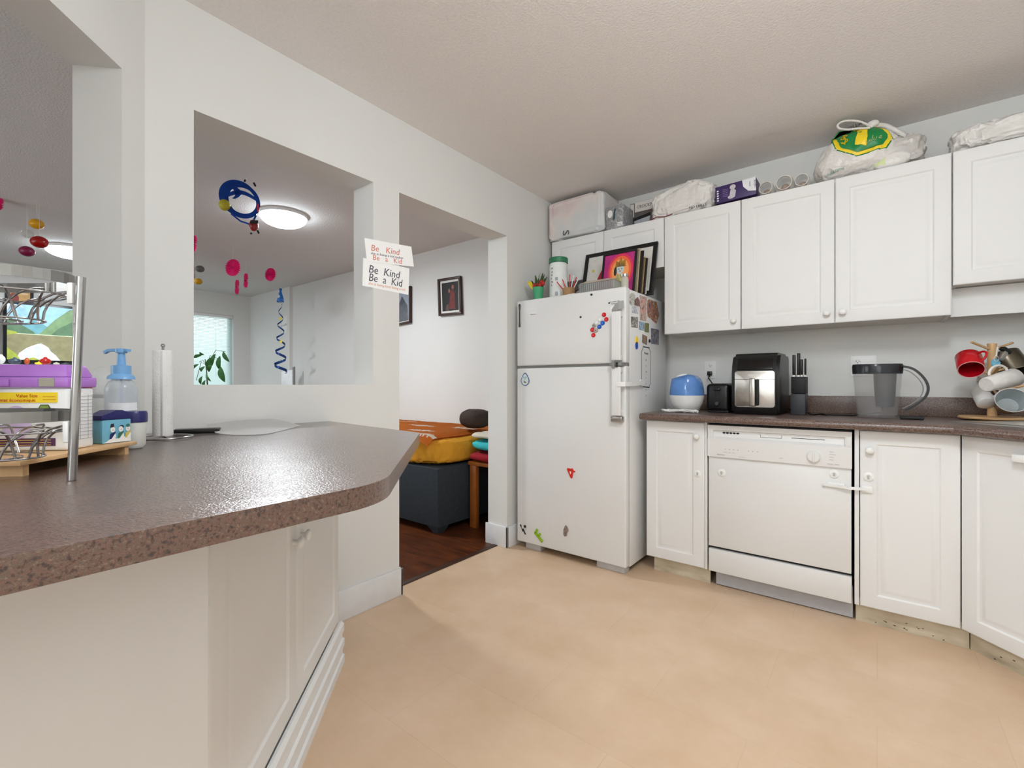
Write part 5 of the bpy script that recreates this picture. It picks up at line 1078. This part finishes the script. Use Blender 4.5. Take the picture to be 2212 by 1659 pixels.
# bed
t = thing('storage_bed','dark grey upholstered storage bed base against the living room wall','bed',(-3.4,2.75,0))
gb = mat('charcoal_fabric',(46,52,58),.9,var=.15,nscale=80,bump=.3,bscale=400)
MB().box((-4.45,2.28,.05),(-2.47,3.16,.475),bev=.008).build('base_box',gb,t)
for x_ in (-2.53,-4.39):
    for y_ in (2.34,3.10): MB().hexa([(x_-.03,y_-.03,0),(x_+.03,y_-.03,0),(x_+.03,y_+.03,0),(x_-.03,y_+.03,0),(x_-.055,y_-.055,.05),(x_+.055,y_-.055,.05),(x_+.055,y_+.055,.05),(x_-.055,y_+.055,.05)]).build('leg',gb,t)
yw = mat('mustard_sheet',(216,152,38),.85,var=.08,nscale=8,bump=.6,bscale=12)
t = thing('mattress','mattress in a mustard yellow fitted sheet on the grey bed base','mattress',(-3.45,2.72,.476))
MB().sack((-3.475,2.725,.4765),(1.0,.45,.105),.28,.012,7,2.0,140,50,cr=.6).build('sheet',yw,t,smooth=60)
ob = mat('orange_blanket',(206,112,22),.9,var=.06,nscale=60,bump=.4,bscale=120); wb = mat('blanket_white_motif',(232,220,206),.9,bump=.4,bscale=90)
b = MB(); NX,NY = 120,64; x0_,x1_,y0_,y1_ = -4.42,-2.55,2.25,3.15; g=[]
rnd = random.Random(6)
mot = [(-2.90,2.50,.26,.050),(-2.66,2.33,.22,.040),(-2.76,2.86,.22,.060),(-3.25,2.80,.3,.05),(-3.30,2.45,.30,.040),(-3.75,2.80,.32,.03),(-3.75,3.02,.3,.026),(-2.85,3.08,.25,.022),(-4.1,2.6,.3,.03)]
def ismot(x_,y_):
    for mx_,my_,l_,h_ in mot:
        e_ = abs(x_-mx_)/(l_*.5)
        if e_ < 1.1 and abs(y_-my_-.02*(x_-mx_)) < h_*(1-.35*e_)*(.75+.55*noise.noise(Vector((x_*38,my_*9,0)))+.25*math.sin(x_*260)): return True
    return False
for i in range(NX+1):
    row=[]
    for j in range(NY+1):
        x_ = x0_+(x1_-x0_)*i/NX; y_ = y0_+(y1_-y0_)*j/NY
        z_ = .710+.006*noise.noise(Vector((x_*5,y_*5,0)))+.003*noise.noise(Vector((x_*14,y_*14,4)))
        e_ = max(0,(x_-(-2.64))/.08); z_ -= .02*e_*e_+max(0,2.31-y_)*.9
        row.append(b.b.verts.new((x_,y_+.02*noise.noise(Vector((x_*2,0,j*.01))),z_)))
    g.append(row)
for i in range(NX):
    for j in range(NY):
        f_ = b.b.faces.new([g[i][j],g[i+1][j],g[i+1][j+1],g[i][j+1]]); cc_ = f_.calc_center_median(); f_.material_index = 1 if ismot(cc_.x,cc_.y) else 0
bmesh.ops.solidify(b.b,geom=b.b.faces[:],thickness=.008)
tag(b.build('blanket',[ob,wb],smooth=60),'orange blanket with white brush-stroke motifs spread on the bed','blanket')
t = thing('wooden_stool','orange-brown wooden stool holding folded clothes beside the bed','stool',(-2.29,2.80,0)); ow = mat('orange_wood',(150,84,30),.4,var=.15,nscale=12)
MB().box((-2.44,2.56,.472),(-2.14,3.04,.50),bev=.004).build('seat',ow,t)
for x_ in (-2.43,-2.19):
    for y_ in (2.57,2.99): MB().box((x_,y_,0),(x_+.06,y_+.04,.472),bev=.003).build('leg',ow,t)
def cloth(name,c_,h_,m_,label,cat='clothes',e=.6,seed=1.0,amp=.012): tag(MB().sack(c_,h_,e,amp,14,seed,48,26).build(name,m_,smooth=60),label,cat)
cloth('folded_clothes',(-2.305,2.77,.501),(.150,.235,.036),mat('cloth_red',(150,20,34),.9),'dark red folded cloth at the bottom of the pile beside the bed',seed=2)
cloth('folded_clothes',(-2.305,2.77,.585),(.148,.22,.038),mat('cloth_teal',(56,184,190),.85),'turquoise folded cloth in the pile beside the bed',seed=3)
cloth('folded_clothes',(-2.305,2.77,.674),(.155,.215,.022),mat('cloth_cream',(214,206,190),.9),'cream folded cloth on top of the turquoise one beside the bed',seed=4)
cloth('cushion',(-2.56,2.78,.727),(.13,.12,.078),mat('cushion_brown',(52,38,30),.8),'dark brown cushion leaning on the wall at the head of the bed','cushion',e=.8,seed=5,amp=.006)
# television + mantel
t = thing('television','flat television showing a mountain lake picture above the white mantel','television',(-7.42,1.10,1.30)); TX=-7.40
ya,yb_ = X(6,700,TX).y, X(6,700,TX).y+1.06; zt = X(30,650,TX).z; zb_ = 1.305
MB().box((TX-.05,ya,zb_),(TX,yb_,zt),bev=.006).build('bezel',M['black'],t)
def E(n,rgb,s=.42):
    m_ = mat('screen_'+n,rgb,.4,emit=rgb,estr=s,var=.16,nscale=14); nt_ = m_.node_tree; r_ = [q for q in nt_.nodes if q.type=='VALTORGB'][0]; nt_.links.new(r_.outputs['Color'],nt_.nodes['Principled BSDF'].inputs['Emission Color']); return m_
F = Fr((TX+.0008,ya+.03,zb_+.05),(0,1,0),(0,0,1),(1,0,0)); sw,sh = yb_-ya-.06, zt-zb_-.08
b = MB(); b.rect(F,0,0,sw,sh,0,.001,0)
hz_ = sh*.47
b.poly(F,[(0,sh*.86),(sw*.03,sh),(sw*.14,sh*.93),(sw*.10,sh*.98),(sw*.0,sh)],.001,.0005,1)
b.poly(F,[(sw*.12,sh*.62),(sw*.20,sh*.74),(sw*.27,sh*.68),(sw*.33,sh*.60),(sw*.33,hz_),(sw*.12,hz_)],.001,.0005,2)
b.poly(F,[(0,sh*.80),(sw*.05,sh*.72),(sw*.12,sh*.62),(sw*.20,sh*.52),(sw*.22,hz_),(0,hz_)],.0015,.0005,3)
b.poly(F,[(sw*.24,hz_),(sw*.30,sh*.60),(sw*.38,sh*.78),(sw*.50,sh*.98),(sw,sh*.96),(sw,hz_)],.0015,.0005,4)
b.poly(F,[(sw*.34,hz_),(sw*.40,sh*.60),(sw*.56,sh*.80),(sw,sh*.72),(sw,hz_)],.002,.0005,3)
b.poly(F,[(0,hz_),(sw,hz_),(sw,0),(0,0)],.001,.0005,5); b.rect(F,0,hz_-.004,sw,hz_+.004,.0025,.0005,6)
b.poly(F,[(sw*.07,0),(sw*.09,sh*.12),(sw*.12,sh*.17),(sw*.15,sh*.22),(sw*.18,sh*.25),(sw*.21,sh*.28),(sw*.235,sh*.30),(sw*.26,sh*.31),(sw*.29,sh*.28),(sw*.32,sh*.24),(sw*.34,sh*.17),(sw*.38,sh*.10),(sw*.42,0)],.002,.0005,1)
b.poly(F,[(0,0),(sw*.10,0),(sw*.07,sh*.10),(0,sh*.22)],.003,.0005,7); b.poly(F,[(0,hz_-.02),(sw*.08,hz_),(sw*.07,hz_+.02),(0,hz_+.035)],.003,.0005,7); b.poly(F,[(sw*.12,0),(sw*.26,0),(sw*.2,sh*.05)],.003,.0005,7)
b.build('screen_picture',[E('sky',(138,182,206)),E('cloud',(196,204,212)),E('peak',(96,150,160)),E('slope',(82,112,84)),E('hill',(108,138,98)),E('water',(128,124,92)),E('shore',(190,206,170)),E('grass',(150,162,66))],t,smooth=0)
t = thing('mantel_shelf','white mantel shelf unit below the television','mantel',(-7.5,1.1,0))
MB().box((LX+.001,.15,1.272),(LX+.42,2.0,1.300),bev=.004).build('shelf',M['white'],t); MB().box((LX+.001,.22,0),(LX+.36,1.93,1.27),bev=.004).build('surround',M['cab'],t)
MB().box((LX+.36,.55,.15),(LX+.364,1.6,.80)).build('firebox_front',M['mblack'],t)
ys = lambda px: X(px,780,LX+.37).y
for i,(px,r_,m_,l,sc3) in enumerate(((2,.035,M['white'],'white toy figure on the mantel at the far left edge',(1,1,1.3)),(32,.032,mat('toy_grey',(70,82,96),.3,var=.5,nscale=50),'grey robot-like toy on the mantel below the screen',(1.2,1.6,1)),(58,.024,mat('toy_orange',(186,84,44),.4),'small orange toy on the mantel',(1,1,1.4)),(84,.020,M['yellow'],'small yellow toy car on the mantel',(1,1.8,.7)),(98,.038,mat('toy_red',(170,36,34),.2),'round shiny red toy on the mantel in front of the screen',(1,1.3,1)),(122,.018,mat('toy_cream',(180,176,160),.4),'small cream toy on the mantel right of the red one',(1,1.6,.8)),(142,.018,M['dgrey'],'dark toy car on the mantel behind the rack post',(1,2.2,.8)))):
    z_ = 1.3015+r_*sc3[2]; t = thing('toy',l,'toy',(LX+.37,ys(px),1.3)); q0 = Vector((LX+.37,ys(px),0))
    MB().ball(q0+ZD*z_,r_,sc=sc3,seg=14,rings=10).build('body',m_,t,smooth=60)
    MB().ball(q0+ZD*(z_+r_*sc3[2]*.85),r_*.5,seg=10,rings=8).build('head',m_,t,smooth=60)
P_ = X(30,655,LX); yA = X(11,655,LX).y; yB = X(72,655,LX).y; z0_ = X(40,650,LX).z; z1_ = X(40,622,LX).z
t = thing('wall_picture','warm orange framed picture on the wall above the television','picture frame',(LX,(yA+yB)/2,z0_-.1)); F = Fr((LX+.002,yA,z0_-.1),(0,1,0),(0,0,1),(1,0,0)); w_=yB-yA; h_=z1_-z0_+.1
b = MB()
for (a0,b0,a1,b1) in ((0,0,w_,.025),(0,h_-.025,w_,h_),(0,.025,.025,h_-.025),(w_-.025,.025,w_,h_-.025)): b.fbox(F,(a0,b0,0),(a1,b1,.025),bev=.002)
b.build('frame',M['mblack'],t); b = MB(); b.rect(F,.025,.025,w_-.025,h_-.025,.004,.001,0); b.disc(F,w_*.3,h_*.5,.04,.06,.005,.001,m=1); b.rect(F,w_*.45,h_*.7,w_*.8,h_*.78,.005,.001,m=2); b.build('painting',[mat('art_amber',(228,176,104),.5,var=.2,nscale=10),pm('art_rust',(150,50,34)),pm('art_gold',(236,206,150))],t,smooth=0)
# plant
pp_ = D(452,831,6.0); pp_.z = 0; t = thing('potted_plant','tall leafy rubber-tree style houseplant in front of the living room window','plant',tuple(pp_))
MB().lathe([(0,0),(.13,0),(.17,.30),(.16,.30),(.12,.01),(0,.01)],pp_,seg=32).build('pot',M['white'],t,smooth=40); MB().lathe([(0,.27),(.158,.27),(.158,.272),(0,.272)],pp_,seg=24).build('soil',pm('soil',(50,36,28)),t)
lfm = mat('leaf_green',(48,96,44),.4,var=.2,nscale=20); st_ = MB(); 
def stem(pts): st_.tube([D(a,c,6.0+dz) for a,c,dz in pts],.006,seg=6)
bs = (452,1010,0)
st_.tube([pp_+ZD*.27,pp_+ZD*.6,D(448,831,6.0),D(446,800,6.0),D(443,776,6.0)],[.012,.011,.009,.007,.005],seg=8)
for tgt in ((430,782),(462,772),(474,775),(487,760),(424,822),(447,815)): st_.tube([D(446,790,6.0),D((446+tgt[0])/2,min(tgt[1],785)-4,5.98),D(tgt[0],tgt[1],5.95)],.0035,seg=6)
st_.build('stems',mat('stem_brown',(96,84,56),.6),t)
lv = MB()
for (px,py,ang,ln,wd) in ((432,768,200,20,7),(438,765,150,12,6),(458,778,245,32,12),(463,772,255,26,8),(475,778,268,30,9),(479,802,285,34,12),(486,766,300,26,8),(440,795,235,14,6),(436,818,262,18,6),(443,826,265,16,6),(449,812,300,20,5),(456,790,250,20,9),(425,790,220,18,6)):
    a = math.radians(ang); k_ = 6.0/F_PX; o_ = D(px,py,5.93); d_ = (RD*math.cos(a)+ZD*math.sin(a)); s_ = (RD*-math.sin(a)+ZD*math.cos(a)); pts=[]; ws=[]
    for q_ in range(9):
        u_ = q_/8; pts.append(o_+d_*(u_-.3)*ln*k_-VD*.03*math.sin(u_*PI)); ws.append(max(.002,wd*k_*math.sin(PI*min(1,u_*.96+.02))**.8))
    lv.strip(pts,s_+VD*.5,ws,.0012)
lo = lv.build('leaves',lfm,t,smooth=60)
# white wall items near far corner
t = thing('white_wall_cabinet','narrow white wall-hung box near the far corner of the living room','cabinet',tuple(Y(623,700,WY)))
p = Y(617,722,WY); q2 = Y(628,682,WY); MB().box((p.x,WY-.05,p.z),(q2.x,WY-.002,q2.z),bev=.003).build('case',M['white'],t); MB().box((p.x-.05,WY-.08,(p.z+q2.z)/2-.01),(q2.x,WY-.051,(p.z+q2.z)/2+.01),bev=.002).build('ledge',M['white'],t)
p = D(618,831,6.2); t = thing('standing_mirror','tall narrow white-backed panel standing near the far corner','mirror',(p.x,p.y,0)); FQ = Fr(Vector((p.x,p.y,0)),RD,ZD,-VD)
b = MB(); b.prism([(-.085,0),(.085,0),(.085,1.28),(-.060,1.255)],-.03,0,F=FQ); b.build('panel',pm('pale_panel',(232,238,240),rough=.2),t); b = MB(); b.prism([(.086,0),(.105,0),(.105,1.32),(.086,1.31)],-.035,.003,F=FQ); b.build('edge',M['grey'],t)
# ---- hanging decorations
pink = mat('pink_paper',(222,24,112),.6,var=.12,nscale=60)
def fan(px,py,d,r,yawk,label,col=pink,strtop=True):
    c_ = D(px,py,d); t = thing('paper_fan',label,'paper fan',tuple(c_),0,'paper fans hanging from the living room ceiling')
    ax_ = (RD*math.sin(yawk)+VD*math.cos(yawk)); u_ = ax_.cross(ZD).normalized(); b = MB(); n=48
    vs=[]; cen=b.b.verts.new(c_-ax_*.004); cen2 = b.b.verts.new(c_+ax_*.004)
    f1=[b.b.verts.new(c_+(u_*math.cos(2*PI*i/n)+ZD*math.sin(2*PI*i/n))*r*(1+.015*(i%2))+ax_*(.010 if i%2 else -.010)-ax_*.001) for i in range(n)]
    f2=[b.b.verts.new(v_.co+ax_*.002) for v_ in f1]
    for i in range(n): j=(i+1)%n; b.b.faces.new([cen,f1[i],f1[j]]); b.b.faces.new([cen2,f2[j],f2[i]]); b.b.faces.new([f1[i],f2[i],f2[j],f1[j]])
    b.build('fan_disc',col,t,smooth=0)
    MB().tube([c_+ZD*r,Vector((c_.x,c_.y,CEIL))],.0012,seg=5).build('string',M['white'],t)
    MB().ball(c_-ax_*.008,.010,seg=10,rings=6).build('centre_button',mat('pink_dark',(150,16,76),.6),t)
fan(503,578,4.6,.083,.2,'largest pink paper fan, left of centre in the pass-through')
fan(584,593,4.95,.068,.3,'round pink paper fan nearest the ceiling light')
fan(531,606,5.1,.076,.85,'narrow turned pink paper fan, right one of the pair')
fan(512,620,5.3,.080,.85,'narrow turned pink paper fan, lower left one of the pair')
fan(418,526,3.9,.066,.7,'pink paper fan cut off by the left edge of the pass-through')
fan(417,589,4.8,.060,1.0,'lower pink paper fan at the left edge of the pass-through')
fan(-4,440,3.4,.045,.2,'pink paper fan at the left edge of the photo')
def balloon(px,py,d,r,col,label,sc4=(1,1,.85),clear=False):
    c_ = D(px,py,d); t = thing('hanging_ornament',label,'ornament',tuple(c_)); MB().ball(c_,r,sc=sc4,seg=20,rings=14).build('disc',col,t,smooth=60)
    MB().tube([c_+ZD*r*.8,Vector((c_.x,c_.y,CEIL))],.0010,seg=5).build('string',M['white'],t)
balloon(79,484,3.5,.044,mat('balloon_yellow',(216,160,16),.35),'yellow ornament hanging at the upper left')
balloon(85,523,3.36,.050,mat('balloon_red',(160,10,16),.25),'red ornament hanging below the yellow one')
balloon(58,543,3.5,.045,mat('balloon_plum',(130,24,70),.35),'plum coloured ornament hanging at the left, lowest of its cluster')
balloon(60,505,3.75,.040,mat('balloon_clear',(206,204,196),.15,alpha=.35),'clear ornament between the yellow and plum ones')
balloon(432,581,5.0,.042,mat('ornament_grey',(96,98,94),.5),'grey ornament at the left edge of the pass-through')
balloon(428,608,5.2,.042,mat('ornament_gold',(206,156,30),.5),'gold ornament below the grey one in the pass-through')
# blue swirl with balls
c_ = D(521,432,3.05); t = thing('foil_swirl','shiny blue foil ring swirl hanging from the ceiling with coloured discs','decoration',tuple(c_)); fb = mat('foil_blue',(20,72,170),.22,metal=.5,var=.2,nscale=14)
u_ = (RD*.86+VD*.5).normalized(); pts=[];ds=[];ws=[]
for i in range(49):
    a = 2*PI*i/48; pts.append(c_+u_*.098*math.cos(a)+ZD*(.105*math.sin(a))+RD*-.01*math.sin(a)); ds.append(u_*math.cos(a)+ZD*math.sin(a)); ws.append(.024+.034*max(0,math.cos(a-2.5))+.008*max(0,math.cos(a-4.4)))
MB().strip(pts,ds,ws,.002).build('outer_ring',fb,t,smooth=60)
pts=[c_+u_*(-.092+.19*s_)+ZD*(.005+.035*math.sin(s_*PI*1.1)+.02*s_) for s_ in [i/16 for i in range(17)]]; MB().strip(pts,ZD+u_*.1,[.030-.016*abs(s_/16-.3) for s_ in range(17)],.002).build('cross_band',fb,t,smooth=60)
pts=[c_+u_*(-.075+.06*math.sin(s_*2.6))+ZD*(.10-.10*s_) for s_ in [i/12 for i in range(13)]]; MB().strip(pts,u_,[.045-.025*abs(s_-5)/6 for s_ in range(13)],.002).build('fin_band',fb,t,smooth=60)
MB().ball(D(485,443,3.0),.034,sc=(1,1,1.05),seg=18,rings=12).build('yellow_disc',mat('disc_olive',(190,180,50),.4),t,smooth=60); MB().ball(D(557,450,3.1),.022,sc=(.4,.4,1.6),seg=14,rings=10).build('pink_disc',mat('disc_pink',(200,60,90),.4),t,smooth=60)
MB().ball(D(548,487,3.02),.030,sc=(.9,.9,1.25),seg=16,rings=12).build('red_disc',mat('disc_red',(150,40,40),.35),t,smooth=60); MB().strip([D(549,476,2.99),D(549,483,2.985)],RD,.05,.002).build('dark_band',M['mblack'],t)
b = MB()
for a,c2 in (((530,388),(528,393)),((548,395),(552,402)),((545,503),(541,505)),((556,498),(559,504))): b.tube([D(a[0],a[1],3.02),D(c2[0],c2[1],3.02)],.006,seg=6)
b.build('dark_tips',M['mblack'],t); MB().tube([D(534,391,3.05),Vector((D(534,391,3.05).x,D(534,391,3.05).y,CEIL))],.0014,seg=5).build('string',M['white'],t)
MB().tube([D(500,462,3.04),D(520,478,3.03),D(538,484,3.02),D(547,478,3.02),D(553,465,3.02)],.006,seg=6).build('tail_ribbon',fb,t)
# spiral streamer
c_ = D(606,640,5.9); t = thing('spiral_streamer','blue spiral streamer topped with a spotted party hat, hanging in the far corner','decoration',tuple(c_)); K6 = 5.9/F_PX
MB().lathe([(.045,-.075),(.047,-.072),(.012,.065),(0,.075)],c_,seg=24).build('party_hat',ramp_mat('hat_spots',[(.0,(30,110,200)),(.62,(30,110,200)),(.66,(220,232,240)),(1,(220,232,240))],scale=16,detail=0,rough=.4),t,smooth=50); MB().ball(c_+ZD*.085,.018,seg=10,rings=8).build('pompom',mat('pom_blue',(30,90,170),.7),t)
pts=[];ds=[];ws=[]; N_=110
for i in range(N_):
    s_=i/(N_-1); a=s_*2*PI*5.2; r_=.016+.062*s_; pts.append(c_+RD*r_*math.cos(a)+VD*r_*math.sin(a)-ZD*(.10+.88*s_)); ds.append(ZD+RD*.2*math.cos(a)); ws.append(.012+.026*s_ if s_<.97 else .01)
MB().strip(pts,ds,ws,.0015).build('spiral_ribbon',mat('ribbon_blue',(20,60,120),.25,metal=.4,var=.3),t,smooth=60)
for px,py in ((606,688),(607,738)):
    F = Fr(D(px,py,5.8),RD,ZD,-VD); b = MB(); b.prism([((.030 if i%2==0 else .012)*math.sin(2*PI*i/10),(.030 if i%2==0 else .012)*math.cos(2*PI*i/10)) for i in range(10)],0,.002,F=F); b.build('gold_star',mat('star_gold',(196,180,60),.3,metal=.5),t)
MB().tube([c_+ZD*.09,Vector((c_.x,c_.y,CEIL))],.0014,seg=5).build('string',M['white'],t)
# ------------------------------------------------------------------ view
sc = bpy.context.scene; sc.view_settings.view_transform = 'Standard'; sc.view_settings.look = 'None'; sc.view_settings.gamma = 1; sc.view_settings.exposure = EXPO; sc.view_settings.use_curve_mapping = False
sc.cycles.max_bounces = 10; sc.cycles.diffuse_bounces = 6; sc.cycles.transparent_max_bounces = 16
